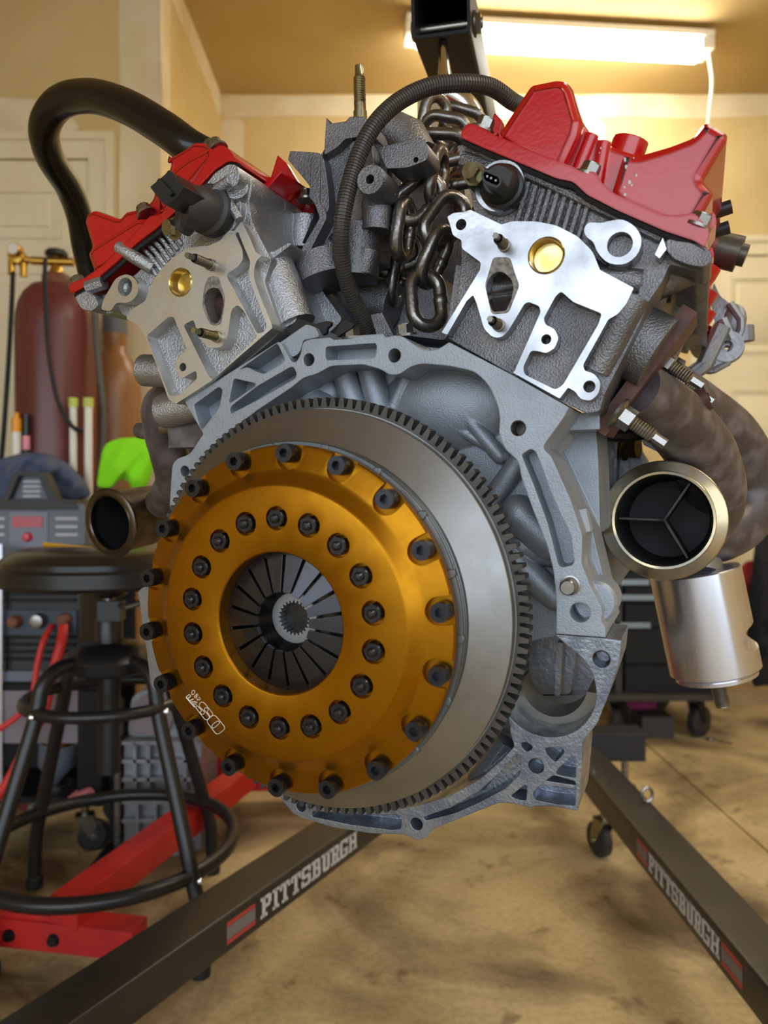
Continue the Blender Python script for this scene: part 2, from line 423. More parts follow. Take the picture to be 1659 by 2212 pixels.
# ------------------------------------------------------------------ the engine
ENG = thing('engine', 'grey aluminium car engine with red valve covers and a gold clutch, hung from hoist', 'engine')
ENG.matrix_world = Matrix.Translation(EYE+EO) @ Matrix((EU, EA, EW)).transposed().to_4x4()
DF = .085                                                   # plane of the gearbox flange
def prof_bolt_hex(r, h, washer=1.35, wt=.0015, dome=.0):
    mb = MB(); mb.prism(hexp(r), -h, 0); mb.prism(hexp(r*.93, 12), -h-.0006, -h)
    mb.lathe([(0,-wt*.2),(r*washer,-wt*.2),(r*washer,wt),(0,wt)], axis=(0,1,0), seg=20); return mb
HEXBOLT = prof_bolt_hex(.0062, .0065).mesh('hex_bolt', M_zinc)
HEXBOLT_Y = prof_bolt_hex(.0062, .0065).mesh('hex_bolt', M_yzinc)
def socket_mesh(r, h):
    mb = MB()
    o = [(r*math.cos(2*PI*i/24), r*math.sin(2*PI*i/24)) for i in range(24)]
    mb.prism(o, -h, 0, [hexp(r*.52)], top=.96); mb.prism(hexp(r*.56), -h*.35, -h*.25); return mb.mesh('socket_bolt', M_black)
SOCK = socket_mesh(.0062, .0078)
def nut_mesh():
    mb = MB(); mb.prism(hexp(.0060), -.005, .003); mb.lathe([(0,-.0052),(.0051,-.0052),(.0057,-.0044)], seg=18)
    mb.lathe([(0,-.0085),(.0018,-.0083),(.0030,-.0068),(.0030,-.004)], seg=14); return mb.mesh('lock_nut', M_black)
NUT = nut_mesh()
def threaded(r, L, n, tip=None, pitch_amp=.12):
    """threaded rod along +y from 0 to -L"""
    p = []
    for i in range(n):
        h = -L*i/n; p += [(r, h), (r*(1-pitch_amp), h-L/n*.5)]
    p += [(r*.9, -L), (0, -L)]
    return p
def stud_mesh(r, L, mat_, name='stud'):
    mb = MB(); mb.lathe([(r*1.25,.002),(r*1.25,-.003),(r*1.02,-.0032)]+threaded(r, L*.72, 12)[:-1], seg=14)
    mb.prism(hexp(r*.62), -L, -L*.7); return mb.mesh(name, mat_)
# --- flywheel, ring gear
fw = MB()
fw.lathe([(.02,.0350),(.1135,.0350),(.1150,.0362),(.1388,.0492),(.1392,.0498),(.1393,.0570),(.1400,.0570),(.1400,.0675),(.09,.072),(.02,.072)], seg=160)
fly = fw.build('flywheel', M_fly, ENG, 25)
g = []; NT = 136
for i in range(NT):
    for fr_, rr in ((-.36,.1415), (-.20,.1478), (.20,.1478), (.36,.1415)):
        a = 2*PI*(i+fr_)/NT; g.append((rr*math.sin(a), rr*math.cos(a)))
ri = [(.1390*math.sin(2*PI*i/120), .1390*math.cos(2*PI*i/120)) for i in range(120)]
MB().prism(g, .0578, .0690, [ri]).build('ring_gear', M_ring, fly, 20)
# --- pressure ring with pins, discs
pr = MB()
pr.lathe([(.096,.0185),(.1158,.0185),(.1164,.0191),(.1164,.0215),(.1156,.0219),(.1156,.0227),(.1164,.0231),(.1164,.0252),(.1152,.0258),(.1145,.0262),(.1145,.0300),(.1152,.0304),(.1152,.0350),(.096,.0360)], seg=140)
pres = pr.build('pressure_ring', M_dring, ENG, 25)
pin = MB(); pin.lathe([(0,-.0012),(.0024,-.0012),(.0030,-.0006),(.0030,.003)], seg=14); PIN = pin.mesh('ring_pin', M_dring)
for k in range(18):
    a = math.radians(13+20*k); put('ring_pin', PIN, pres, Matrix.Translation((.1134*math.sin(a)+.0012, .0185, .1134*math.cos(a))))
# --- clutch cover
cc = MB()
cc.lathe([(.0455,.0115),(.0455,.0012),(.0462,.0003),(.0472,0),(.0872,0),(.0885,.0004),(.0898,.0014),(.0960,.0062),(.0985,.0072),(.1110,.0098),(.1130,.0106),(.1138,.0120),(.1138,.0180),(.0930,.0180),(.0900,.0115),(.0455,.0115)], seg=144)
cover = cc.build('clutch_cover', M_gold, ENG, 30)
ct = MB()
for k in range(18):
    a = math.radians(1+20.*k); x, z = .0672*math.sin(a), .0672*math.cos(a)
    ct.lathe([(0,.0075),(.0078,.0075),(.0078,-.02),(0,-.02)], (x,0,z), seg=20)
    b_ = math.radians(3.4+20*k); R = Matrix.Rotation(b_, 4, 'Y')
    sl = [(-.0093+0*i, 0) for i in ()]
    w_ = .0088; c0 = .1062
    ol = [(w_*math.cos(PI+PI*i/12), c0+w_*math.sin(PI+PI*i/12)) for i in range(13)]+[(w_,.128),(-w_,.128)]
    ct.prism(ol, -.02, .0125, M=R)
cut = ct.build('cutter', M_gold, ENG)
md = cover.modifiers.new('cut', 'BOOLEAN'); md.object = cut; md.operation = 'DIFFERENCE'; md.solver = 'EXACT'
bpy.context.view_layer.update()
nm = bpy.data.meshes.new_from_object(cover.evaluated_get(bpy.context.evaluated_depsgraph_get()))
cover.modifiers.clear(); cover.data = nm; nm.name = 'clutch_cover'
bpy.data.objects.remove(cut, do_unlink=True)
nm.shade_smooth(); nm.set_sharp_from_angle(angle=math.radians(28))
for k in range(18):
    a = math.radians(1+20.*k)
    put('lock_nut', NUT, cover, Matrix.Translation((.0672*math.sin(a), .0035, .0672*math.cos(a))) @ Matrix.Rotation(a+.3*k, 4, 'Y'))
    a = math.radians(3.4+20*k)
    put('socket_bolt', SOCK, cover, Matrix.Translation((.1082*math.sin(a), .0095, .1082*math.cos(a))) @ Matrix.Rotation(a+.5*k, 4, 'Y'))
# etched lettering on the cover
et = MB()
def etch(pts, closed=True, z=10.37, ox=370, oy=1460, r=.00019, smooth=3):
    P = [(ox+x/z, oy+y/z) for x, y in pts]
    if closed and smooth: P = rnd(P, smooth, 3)
    et.tube([E3(x, y, -.00006) for x, y in P], r, 5, closed=closed)
etch([(800,1000),(860,940),(945,878),(1000,900),(1185,1125),(1195,1185),(1160,1225),(1070,1292),(1030,1305),(985,1280),(815,1055)])
etch([(900,1110),(1020,1015),(1065,1012),(1088,1055),(970,1160),(925,1170)])
etch([(625,655),(645,600),(695,582),(745,610),(925,835),(932,870),(890,912),(865,905),(800,800),(830,770),(825,730),(785,705),(745,730),(735,760),(865,925),(800,990),(750,975),(555,720),(550,690),(575,665),(685,775),(650,800),(655,845),(700,868),(742,845),(740,800),(630,690)])
etch([(450,370),(480,325),(515,325),(535,365),(500,415),(465,420)])
etch([(555,410),(580,400),(600,425),(585,450),(555,445)]); etch([(515,450),(545,445),(575,475),(555,500),(525,490)])
etch([(660,520),(625,470),(575,548)], smooth=0); etch([(640,545),(565,520)], False)
etch([(585,600),(520,570),(560,650),(480,600),(530,700),(505,640)], False, r=.00028)
etch([(495,520),(400,560)], False, r=.0004); etch([(520,575),(430,590)], False, r=.0003)
etch([(335,470),(400,415),(440,440),(420,480),(390,470),(400,515),(375,530)], r=.00028)
etch([(330,480),(520,700)], False, r=.0003)
et.build('lettering', M_etch, cover, label='etched white letters on the gold plate')
# --- diaphragm spring fingers and splined hub
MB().lathe([(.0,.026),(.050,.026),(.050,.030),(0,.030)], seg=48).build('pressure_plate', M_black, ENG)
ds = MB(); ds.lathe([(.0430,.0115),(.052,.0125),(.052,.016),(.0430,.015)], seg=72)
dia = ds.build('diaphragm_spring', M_spring, ENG)
fm = MB(); h1 = PI/18
def pt(r, s, off): a = s*h1; return (r*math.sin(a)-s*off, r*math.cos(a))
p4 = [pt(.0195,-1,.0008), pt(.0195,1,.0008), pt(.0470,1,.0013), pt(.0470,-1,.0013)]
dep = [.0055,.0055,.0110,.0110]
fm.add([(p[0], d, p[1]) for p, d in zip(p4, dep)]+[(p[0], d+.0026, p[1]) for p, d in zip(p4, dep)], [(0,1,2,3),(7,6,5,4),(0,4,5,1),(1,5,6,2),(2,6,7,3),(3,7,4,0)])
FIN = fm.mesh('spring_finger', M_spring)
for k in range(18): put('spring_finger', FIN, dia, Matrix.Rotation(2*PI*(k+.5)/18, 4, 'Y'))
hb = MB(); hb.lathe([(.0185,.045),(.0175,.0215),(.0166,.0205)], seg=40)
sp_ = []
for i in range(24):
    for fr_, rr in ((-.3,.0102), (-.12,.0118), (.12,.0118), (.3,.0102)):
        a = 2*PI*(i+fr_)/24; sp_.append((rr*math.sin(a), rr*math.cos(a)))
hb.prism([(.0167*math.cos(2*PI*i/40), .0167*math.sin(2*PI*i/40)) for i in range(40)], .0205, .038, [sp_])
hb.build('splined_hub', M_hub, ENG, 30)
sh = MB(); sh.prism([(p[0]*1.02, p[1]*1.02) for p in sp_], .044, .060, [[(.0085*math.cos(2*PI*i/24), .0085*math.sin(2*PI*i/24)) for i in range(24)]])
sh.lathe([(0,.062),(.0125,.062),(.0125,.064)], seg=24); sh.build('pilot_bush', M_black, ENG, 30)
# --- cylinder block: gearbox flange with pockets, body behind it
outer = [(371,1018,14),(373,1002,10),(384,990,10),(410,982,10),(433,946,6),(440,938,4),(399,868,5),(405,861,5),(470,822,0),(601,738,4),(607,741,3),(629,781,6),(640,783,6),(650,764,10),(654,738,9),(672,732,5),(714,729,3),(718,734,3),(763,731,2),(769,725,2),(827,721,2),(833,729,4),(848,724,8),(870,726,8),(890,742,9),(912,757,10),(940,757,10),(957,748,5),(970,739,3),(1101,807,0),(1229,880,3),(1219,900,8),(1170,968,14),(1190,985,6),(1205,1018,10),(1233,1081,10),(1258,1156,10),(1256,1219,6),(1264,1237,8),(1276,1269,8),(1292,1298,10),(1302,1318,8),(1298,1343,6),(1308,1358,5),(1308,1377,2),(1202,1369,2)]
inner = [(1202,1297,6),(1200,1269,8),(1195,1229,8),(1181,1175,8),(1151,1100,8),(1126,1031,10),(1120,995,12),(1090,970,12),(1077,933,14),(1081,905,14),(1075,875,16),(1057,832,20),(1026,802,16),(970,790,12),(910,785,10),(884,793,10),(866,808,14),(843,811,14),(822,797,10),(785,787,8),(715,790,10),(684,808,14),(656,815,10),(631,836,10),(556,886,8),(487,938,8),(450,972,6),(423,1012,8),(400,1055,10),(388,1100,10),(366,1100,8)]
pock = [[(703,749),(812,741),(814,750),(811,770),(803,774),(706,778),(703,772)],
        [(517,799),(597,742),(601,745),(615,775),(612,783),(570,808),(549,801),(534,792)],
        [(505,817),(552,828),(551,834),(497,871),(494,868)],
        [(501,876),(556,834),(627,793),(634,793),(641,806),(639,817),(560,862),(499,894),(496,886)],
        [(418,875),(473,835),(481,842),(474,880),(439,926),(434,926),(431,920)],
        [(1126,982),(1147,969),(1158,976),(1192,1069),(1214,1119),(1233,1156),(1240,1213),(1236,1221),(1214,1226),(1206,1221),(1183,1131),(1152,1046)]]
bh = [(667,777,13.5),(852,768,15),(1119,925,17),(399,1018,12),(1230,1262,14),(1253,1323,22)]
bl = MB(); W0 = EP(outer+inner, DF, 6)
bl.prism(W0, DF, DF+.020, [EP(p, DF, 6) for p in pock]+[EC(x, y, r, DF) for x, y, r in bh])
bl.prism(EP(outer+inner, DF, 6, 2), DF+.020, DF+.050)
body = [(371,1018),(399,868),(405,861),(601,738),(654,738),(840,724),(970,739),(1229,880),(1170,968),(1258,1156),(1292,1298),(1308,1377),(1100,1420),(700,1500),(420,1300)]
BD = [E(x, y, DF) for x, y in body]
bl.prism(BD, DF+.046, DF+.09)
bl.prism([(x*.93, z*.97) for x, z in BD], DF+.09, .42)
# crankcase wall features behind the flywheel
def rib(a, b_, r, d=DF+.042, fl_=1.):
    p, q = E3(a[0], a[1], d), E3(b_[0], b_[1], d); bl.tube([p, q], r, 18, cap=False); bl.ball(p, r); bl.ball(q, r)
rib((1080,985),(1000,890), .006); rib((1120,1000),(1040,1110), .008); rib((890,790),(850,880), .005); rib((745,810),(770,880), .010); rib((800,800),(820,880), .010)
rib((640,835),(700,880), .012); rib((1090,985),(960,910), .004); rib((1200,1290),(1080,1180), .010, DF+.035); rib((1120,1110),(1190,1170), .014, DF+.035); rib((1130,1180),(1200,1190), .012, DF+.04)
bl.ball(E3(980,870,DF+.055), (.060,.022,.040)); bl.ball(E3(1120,1130,DF+.05), (.022,.020,.020)); bl.ball(E3(700,850,DF+.05), (.02,.014,.016))
# right flank: casting steps, bosses by the starter side
sd = [(1180,960),(1290,905),(1296,1000),(1300,1150),(1255,1180),(1200,1040)]
bl.prism(EP(sd, .18, 8), .17, .24); bl.box(E3(1258,913,.15), (.028,.03,.012))
bl.lathe([(0,0),(.0125,0),(.0145,.003),(.0145,.03)], E3(1284,1302,DF+.014), (0,1,0), 28)
bl.tube([E3(1252,1100,.11), E3(1262,1150,.11)], .006, 10); bl.ball(E3(1257,1240,.105), (.006,.012,.018)); bl.tube([E3(1215,925,.15), E3(1160,1010,.15)], .010, 8)
block = bl.build('cylinder_block', M_block, ENG, 32)
dw = MB(); dw.lathe([(0,-.012),(.0042,-.012),(.0052,-.0105),(.0052,.01)], seg=20); dw.lathe([(.0054,-.0015),(.0066,-.0012),(.0066,.004)], seg=20)
put('dowel_pin', dw.mesh('dowel_pin', M_zinc), block, Matrix.Translation(E3(1232,1264,DF)))
th = MB()
for i in range(9): th.lathe([(1.0,.09*i),(.90,.09*i+.045),(1.0,.09*i+.09)], seg=22)
th.lathe([(.0,1.0),(1.,1.0)], seg=22)
TH_ = th.mesh('threaded_hole', M_stud, 20)
for x, y, r in bh[:4]:
    rr = r*.97*depth(x, y, DF)/F
    put('threaded_hole', TH_, block, Matrix.Translation(E3(x, y, DF+.002)) @ Matrix.Diagonal((rr, .018, rr, 1)))
# --- lower casting: oil pan with the round starter opening
po_ = [(1202,1371,2),(1308,1379,2),(1342,1384,3),(1337,1436,8),(1310,1513,10),(1290,1563,8),(1258,1602,5),(1257,1650,4),(1248,1752,3),(1236,1749,4),(1192,1741,4),(1152,1741,2),(1150,1745,2),(1103,1735,6),(1076,1734,10),(1002,1764,12),(934,1792,8),(922,1810,10),(898,1815,9),(878,1803,8),(860,1802,6),(800,1800,8),(720,1787,8),(655,1768,8),(632,1757,8),(605,1722,6),(580,1690,6),
       (600,1690,4),(625,1722,10),(700,1745,10),(800,1757,10),(900,1741,10),(968,1721,10),(1036,1684,10),(1083,1643,8),(1112,1612,6),(1100,1575,6)]
cen = E(1178,1487,DF); R0 = 107*depth(1178,1487,DF)/F
arc = []
for i in range(25):
    a = math.radians(215+ (270+145-215-10)*i/24.)
    arc.append((cen[0]+R0*math.cos(a), cen[1]+R0*math.sin(a)))
pockp = [[(1117,1627),(1124,1634),(1124,1672),(1093,1703),(1036,1733),(985,1756),(919,1773),(913,1765),(975,1744),(1036,1708),(1080,1668),(1105,1640)],
         [(675,1752),(868,1762),(867,1790),(846,1793),(760,1782),(673,1764)],
         [(1125,1605),(1137,1602),(1151,1612),(1149,1619),(1137,1625),(1127,1615)],
         [(1176,1615),(1215,1615),(1221,1624),(1200,1647),(1182,1632)],
         [(1205,1661),(1236,1633),(1244,1637),(1244,1681),(1215,1676),(1200,1672)],
         [(1157,1704),(1195,1674),(1244,1688),(1243,1741),(1200,1737),(1155,1728),(1150,1715)],
         [(1134,1695),(1139,1698),(1137,1730),(1117,1727),(1102,1720)]]
hp = [(1158,1655,17),(1299,1424,19),(900,1780,14),(650,1742,12)]
pn = MB(); W1 = EP(po_, DF, 5)+arc
pn.prism(W1, DF, DF+.018, [EP(p, DF, 5) for p in pockp]+[EC(x, y, r, DF) for x, y, r in hp])
pn.prism(EP(po_, DF, 5, 2)+arc, DF+.018, DF+.05)
for p in ((1205,1720),): pn.box(E3(1198,1681,DF+.012), (.034,.02,.003))
# round tunnel wall and the sump far behind it
a0 = [(cen[0]+R0*1.0*math.cos(math.radians(a)), cen[1]+R0*1.0*math.sin(math.radians(a))) for a in range(180,361+45,9)]
a1 = [(cen[0]+(R0+.004)*math.cos(math.radians(a)), cen[1]+(R0+.004)*math.sin(math.radians(a))) for a in range(360+45,179,-9)]
pn.prism(a0+a1, DF+.02, DF+.075)
pn.tube([E3(1095,1600,DF+.02), E3(1030,1690,DF+.02)], .008, 8)
pan = pn.build('oil_pan', M_pan, ENG, 32)
rm = MB()
a0 = [(cen[0]+(R0-.009)*math.cos(math.radians(a)), cen[1]-.001+(R0-.006)*math.sin(math.radians(a))) for a in range(190,346,5)]
a1 = [(cen[0]+(R0)*math.cos(math.radians(a)), cen[1]+(R0)*math.sin(math.radians(a))) for a in range(345,189,-5)]
rm.prism(a0+a1, DF+.028, DF+.06); rm.build('tunnel_lip', M_stud, pan)
for x, y, r in hp:
    rr = r*.97*depth(x, y, DF)/F; put('threaded_hole', TH_, pan, Matrix.Translation(E3(x, y, DF+.003)) @ Matrix.Diagonal((rr, .02, rr, 1)))
su = MB()
su.prism(EP([(1120,1380),(1300,1390),(1290,1515),(1120,1512)], .20, 8), .20, .30); su.prism(EP([(1145,1370),(1250,1372),(1232,1500),(1140,1500)], .18, 10), .18, .21)
su.prism(EP([(1090,1505),(1310,1500),(1300,1520),(1090,1524)], .185, 4), .185, .32); su.prism(EP([(1100,1522),(1265,1520),(1262,1610),(1110,1600)], .20, 4), .20, .40)
su.prism(EP([(1205,1385),(1218,1385),(1212,1500),(1200,1500)], .17, 3), .165, .19)
sump = su.build('sump', M_cast, ENG)
dp = MB(); dp.lathe([(0,-.004),(.0055,-.004),(.0065,-.003),(.0065,.002)], seg=18); dp.lathe([(.009,0),(.009,.003)], seg=18); put('drain_plug', dp.mesh('drain_plug', M_brass), sump, Matrix.Translation(E3(1208,1541,.199)))
# --- cylinder heads
def head(name, base, face, pockets, holes, d, dcast, L, mats, dep_=.014):
    mb = MB(); mb.cur = 1
    mb.prism(EP(face, d, 4), d, d+dep_, [EP(p, d, 6) for p in pockets]+[EC(x, y, r, d) for x, y, r in holes])
    mb.cur = 0
    mb.prism(EP(base, d, 6), dcast, dcast+.05)
    mb.prism(EP(base, d, 6, 2), dcast+.05, L)
    return mb
# right
DR = .092
faceR = [(966,468,3),(980,460,3),(1003,458,3),(1016,453,3),(1083,485,2),(1106,478,6),(1156,478,10),(1202,487,10),(1248,511,10),(1280,543,10),(1296,583,2),(1369,622,3),(1353,656,4),(1335,678,6),(1314,690,4),(1259,789,6),(1263,801,4),(1284,807,10),(1298,826,10),(1293,851,10),(1275,866,8),(1254,862,8),(1243,846,5),(1227,837,3),(1209,861,2),(1108,805,2),(1112,801,2),(1168,674,4),(1165,661,5),(1142,652,5),(1133,656,4),(1097,716,10),(1083,729,9),(1065,729,9),(1046,711,9),(1030,656,4),(1022,637,4),(1008,650,2),(966,723,2),(954,718,2),(1037,583,3),(1039,567,5),(998,537,4),(997,519,4),(978,508,6),(973,487,6)]
baseR = [(975,300),(990,296),(1049,323),(1205,388),(1269,424),(1336,458),(1437,502),(1530,540),(1536,566),(1500,574),(1445,560),(1428,600),(1400,640),(1380,690),(1330,790),(1300,850),(1290,885),(1262,890),(1209,866),(1108,810),(955,724),(975,640),(986,560),(984,520),(968,470),(1015,450),(1005,400)]
pockR = [[(1212,629),(1238,652),(1300,677),(1293,700),(1216,832),(1200,842),(1133,809),(1130,793),(1147,757),(1162,758),(1180,763),(1198,752),(1207,730),(1198,711),(1178,701),(1174,688),(1200,640)]]
holR = [(1180,733,11),(1273,835,13),(996,485,12),(1180,552,36)]
portR = [(1080,586),(1094,592),(1106,605),(1110,622),(1106,645),(1094,672),(1064,674),(1056,650),(1051,626),(1054,605),(1066,591)]
hm = head('r', baseR, faceR, pockR+[portR], holR, DR, DR+.012, .44, None)
# bosses and ribs on the dark upper casting
hm.cur = 1
hm.prism(EC(1078,400,54,DR,28), DR+.001, DR+.02)
hm.prism(EP([(1262,500,14),(1272,484,12),(1302,486,8),(1320,481,14),(1345,477,14),(1372,491,16),(1389,518,16),(1381,553,18),(1351,577,20),(1312,572,18),(1291,547,14),(1284,526,8),(1268,516,10)], DR, 10), DR-.004, DR+.02, [EC(1339,528,27,DR-.004)])
hm.prism(EP([(1432,515),(1440,540),(1425,560),(1415,552)], DR, 2), DR-.002, DR+.02)
hm.cur = 0
hm.lathe([(0,.004),(.011,.004)], E3(1339,528,DR))
for i in range(9):
    x0 = 1128+i*16.; y0 = 385+i*7.5+ (12 if i < 3 else 0)
    hm.tube([E3(x0+14, y0-2, DR+.011), E3(x0-2, y0+52, DR+.009), E3(x0-14, y0+92, DR+.011)], .0022, 6)
hm.prism(EP([(1440,512),(1462,518),(1500,522),(1532,536),(1540,560),(1520,574),(1490,570),(1455,556),(1438,536)], DR, 8), DR+.003, DR+.05); hm.tube([E3(1000,345,DR+.014), E3(1130,395,DR+.012)], .006, 8)
hm.tube([E3(1040,330,DR+.012), E3(1190,400,DR+.010), E3(1430,515,DR+.010)], .0035, 8)
hm.tube([E3(1240,560,DR+.014), E3(1300,600,DR+.012), E3(1385,610,DR+.014)], .008, 10)
hm.tube([E3(1370,640,DR+.01), E3(1320,740,DR+.012), E3(1290,800,DR+.015)], .010, 10)
# outer flank: exhaust port necks and bosses
for k in range(3):
    dd = .14+.105*k
    c = E3(1345,745,.13); q = Vector((c.x+.012, dd+.005, c.z)); hm.tube([q-Vector((.03,0,-.02)), q+Vector((.010,0,-.006))], .026, 16)
    s = E3(1425,600,.13); s = Vector((s.x, dd+.03, s.z)); hm.tube([s-Vector((.03,0,-.005)), s+Vector((.006,0,.004))], .013, 14)
    s2 = E3(1480,560,.12); hm.tube([Vector((s2.x-.02, dd, s2.z-.01)), Vector((s2.x+.012, dd, s2.z+.002))], .011, 12)
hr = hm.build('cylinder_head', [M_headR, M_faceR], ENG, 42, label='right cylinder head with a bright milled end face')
def plug(px, py, rp, d, par):
    r = rp*depth(px, py, d)/F; mb = MB()
    mb.lathe([(0,.0080),(r*.80,.0080),(r*.86,.0070),(r*.88,-.0005),(r*.94,-.0012),(r,-.0004),(r,.004)], seg=32)
    put('core_plug', mb.mesh('core_plug', M_plug), par, Matrix.Translation(E3(px, py, d)))
plug(1180,552,40,DR,hr)
def stud(base, tip, par, d, me, L):
    a = E3(base[0], base[1], d); put('stud', me, par, Matrix.Translation(a))
STUD = stud_mesh(.0034, .024, M_stud); STUD2 = stud_mesh(.0034, .021, M_yzinc)
stud((1090,531),None,hr,DR,STUD,0); stud((1078,703),None,hr,DR,STUD,0)
def port(hexa, hole, d, par):
    mb = MB(); mb.prism(EP(hexa, d, 8), d-.0007, d+.002, [EP(hole, d, 4)]); o = mb.build('port_rim', M_dirt, par)
    m2 = MB(); P = EP(hole, d, 4); P2 = EP(hole, d, 4); 
    m2.prism([(x, z) for x, z in P], d+.001, d+.05, [[(x*.985+.015*P[0][0], z*.985+.015*P[0][1]) for x, z in P]]) if False else m2.prism(P, d+.012, d+.016)
    m2.build('port_bore', mat('burnt_port'+str(len(MATS)), (70,44,32), rough=.8, col2=(24,18,16), vs=120), par)
port([(1066,556),(1102,556),(1112,590),(1122,616),(1098,676),(1062,679),(1048,616),(1056,590)], portR, DR, hr)
# left
DL = .080
faceL = [(314,650,6),(327,612,12),(349,580,14),(379,551,14),(409,534,10),(450,531,4),(475,520,4),(496,497,3),(505,500,3),(522,478,2),(540,515,6),(553,546,2),(566,552,2),(556,560,3),(549,577,8),(549,604,8),(568,655,6),(586,698,2),(588,709,2),(562,731,3),(456,823,3),(379,873,3),(364,862,4),(334,778,8),(312,724,6),(296,700,8),(272,688,5),(285,668,5)]
baseL = [(158,640),(205,628),(262,590),(341,520),(400,470),(450,420),(480,380),(512,362),(522,372),(522,400),(516,425),(524,470),(566,552),(551,600),(588,709),(562,733),(456,825),(379,876),(350,850),(330,790),(305,745),(290,705),(268,690),(235,668),(205,672),(175,664)]
pockL = [[(316,726),(364,684),(375,684),(404,755),(382,775),(378,800),(392,818),(412,806),(424,800),(426,818),(384,855),(366,855)],
         [(396,702),(418,690),(430,728),(450,752),(478,750),(491,730),(500,668),(513,658),(527,672),(575,736),(561,726),(500,780),(460,820),(452,815)],
         [(491,591),(515,575),(525,560),(524,540),(508,505),(514,500),(530,540),(541,565),(537,592),(543,615),(577,704),(572,716),(556,722),(505,625),(491,600)]]
pockL[1] = [(396,702),(418,690),(430,728),(450,752),(478,750),(491,730),(500,668),(513,658),(527,672),(556,727),(500,780),(460,820),(452,815)]
portL = [(463,621),(474,624),(482,640),(484,662),(477,690),(470,700),(458,698),(450,680),(443,660),(443,640),(450,626)]
holL = [(395,793,9),(390,610,30)]
hl = head('l', baseL, faceL, pockL+[portL], holL, DL, DL+.013, .42, None)
hl.cur = 1
hl.prism(EP([(238,618,10),(248,600,10),(272,590,12),(290,600,12),(299,622,12),(290,645,12),(270,655,10),(250,652,8),(236,672,6),(216,668,6),(222,645,6)], DL, 8), DL+.001, DL+.02, [EC(268,619,20,DL)])
hl.cur = 0
hl.ball(E3(268,619,DL+.012), (.008,.006,.009)); hl.prism(EC(462,448,58,DL,28), DL+.006, DL+.02); 
for i in range(7):
    x0 = 372-i*9.; y0 = 478+i*11.
    hl.tube([E3(x0-28, y0-6, DL+.013), E3(x0, y0+22, DL+.011), E3(x0+22, y0+52, DL+.013)], .0022, 6)
hl.tube([E3(258,535,DL+.006), E3(290,555,DL+.004), E3(330,580,DL+.012)], .0055, 10)
hl.prism(EP([(163,642),(186,629),(207,640),(214,660),(200,673),(178,668)], DL, 6), DL-.001, DL+.04); hl.tube([E3(190,622,DL+.004), E3(225,610,DL+.006)], .006, 8)
hl.prism(EP([(448,404),(470,376),(500,357),(517,360),(522,382),(518,402),(497,410),(478,402),(466,418)], DL, 8), DL-.003, DL+.05); hl.tube([E3(466,414,DL-.001), E3(500,390,DL-.003)], .005, 10); hl.tube([E3(508,405,DL+.004), E3(516,440,DL+.02)], .010, 12)
hl.tube([E3(485,420,DL+.003), E3(517,475,DL+.002)], .0035, 8)
hl.tube([E3(420,805,DL+.04), E3(312,800,DL+.04)], .014, 18); hl.tube([E3(450,868,DL+.03), E3(352,890,DL+.03)], .014, 18)
# inner flank seen through the valley
fl2 = MB()
hl.prism(EP([(566,560),(610,555),(640,640),(664,700),(600,735),(588,709)], .12, 12), .105, .16)
hl.tube([E3(590,570,.115), E3(640,700,.115)], .016, 14)
hl.tube([E3(645,590,.17), E3(680,590,.17)], .014, 14); hl.tube([E3(664,470,.17), E3(660,540,.17)], .014, 16)
hl.prism(EP([(620,690),(690,620),(740,690),(700,730),(640,735)], .16, 10), .16, .30)
hl.prism(EP([(566,548),(607,572),(650,540),(645,535),(612,555)], .115, 3), .10, .13)
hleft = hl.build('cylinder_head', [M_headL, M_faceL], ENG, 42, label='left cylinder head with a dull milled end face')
plug(390,610,31,DL,hleft)
STL = stud_mesh(.0036, .030, M_stud)
put('stud', STL, hleft, Matrix.Translation(E3(457,573,DL))); put('stud', stud_mesh(.0036, .030, M_yzinc), hleft, Matrix.Translation(E3(470,728,DL)))
port([(450,598),(472,597),(479,622),(486,640),(477,701),(456,704),(438,664),(441,627)], portL, DL, hleft)
thl = 9*depth(395,793,DL)/F; put('threaded_hole', TH_, hleft, Matrix.Translation(E3(395,793,DL+.001)) @ Matrix.Diagonal((thl,.012,thl,1)))
for x, y, r in ((1180,733,11),(1273,835,13),(996,485,12)):
    rr = r*.97*depth(x, y, DR)/F; put('threaded_hole', TH_, hr, Matrix.Translation(E3(x, y, DR+.001)) @ Matrix.Diagonal((rr,.012,rr,1)))
# --- valve covers
def inset(pts, k):
    """pull an outline towards its inside by k metres"""
    n = len(pts); out = []
    ar = sum(pts[i][0]*pts[(i+1) % n][1]-pts[(i+1) % n][0]*pts[i][1] for i in range(n))
    s = 1 if ar > 0 else -1
    for i in range(n):
        a = Vector(pts[i-1]); b = Vector(pts[i]); c = Vector(pts[(i+1) % n])
        t = ((b-a).normalized()+(c-b).normalized())
        if t.length < 1e-6: out.append(tuple(b)); continue
        t.normalize(); out.append((b.x-s*t.y*k, b.y+s*t.x*k))
    return out
def cover_mesh(front, flange, d, L, steps):
    mb = MB()
    def slabs(pts, d0, d1, b):
        P = EP(pts, d0, 9, 4); q = inset(P, b); n = len(P)
        mb.prism(q, d0, d0+.002)
        mb.add([(x, d0, z) for x, z in q]+[(x, d0+b*.35, z) for x, z in inset(P, b*.3)]+[(x, d0+b*1.2, z) for x, z in P],
               [(k*n+i, k*n+(i+1) % n, (k+1)*n+(i+1) % n, (k+1)*n+i) for k in (0, 1) for i in range(n)])
        mb.prism(P, d0+b*1.2, d1)
    slabs(front, d+.012, L, .004)
    for s_ in steps: slabs(s_, d, d+.03, .0055)
    mb.prism(EP(flange, d, 6), d-.004, L+.01)
    return mb
RC = .098
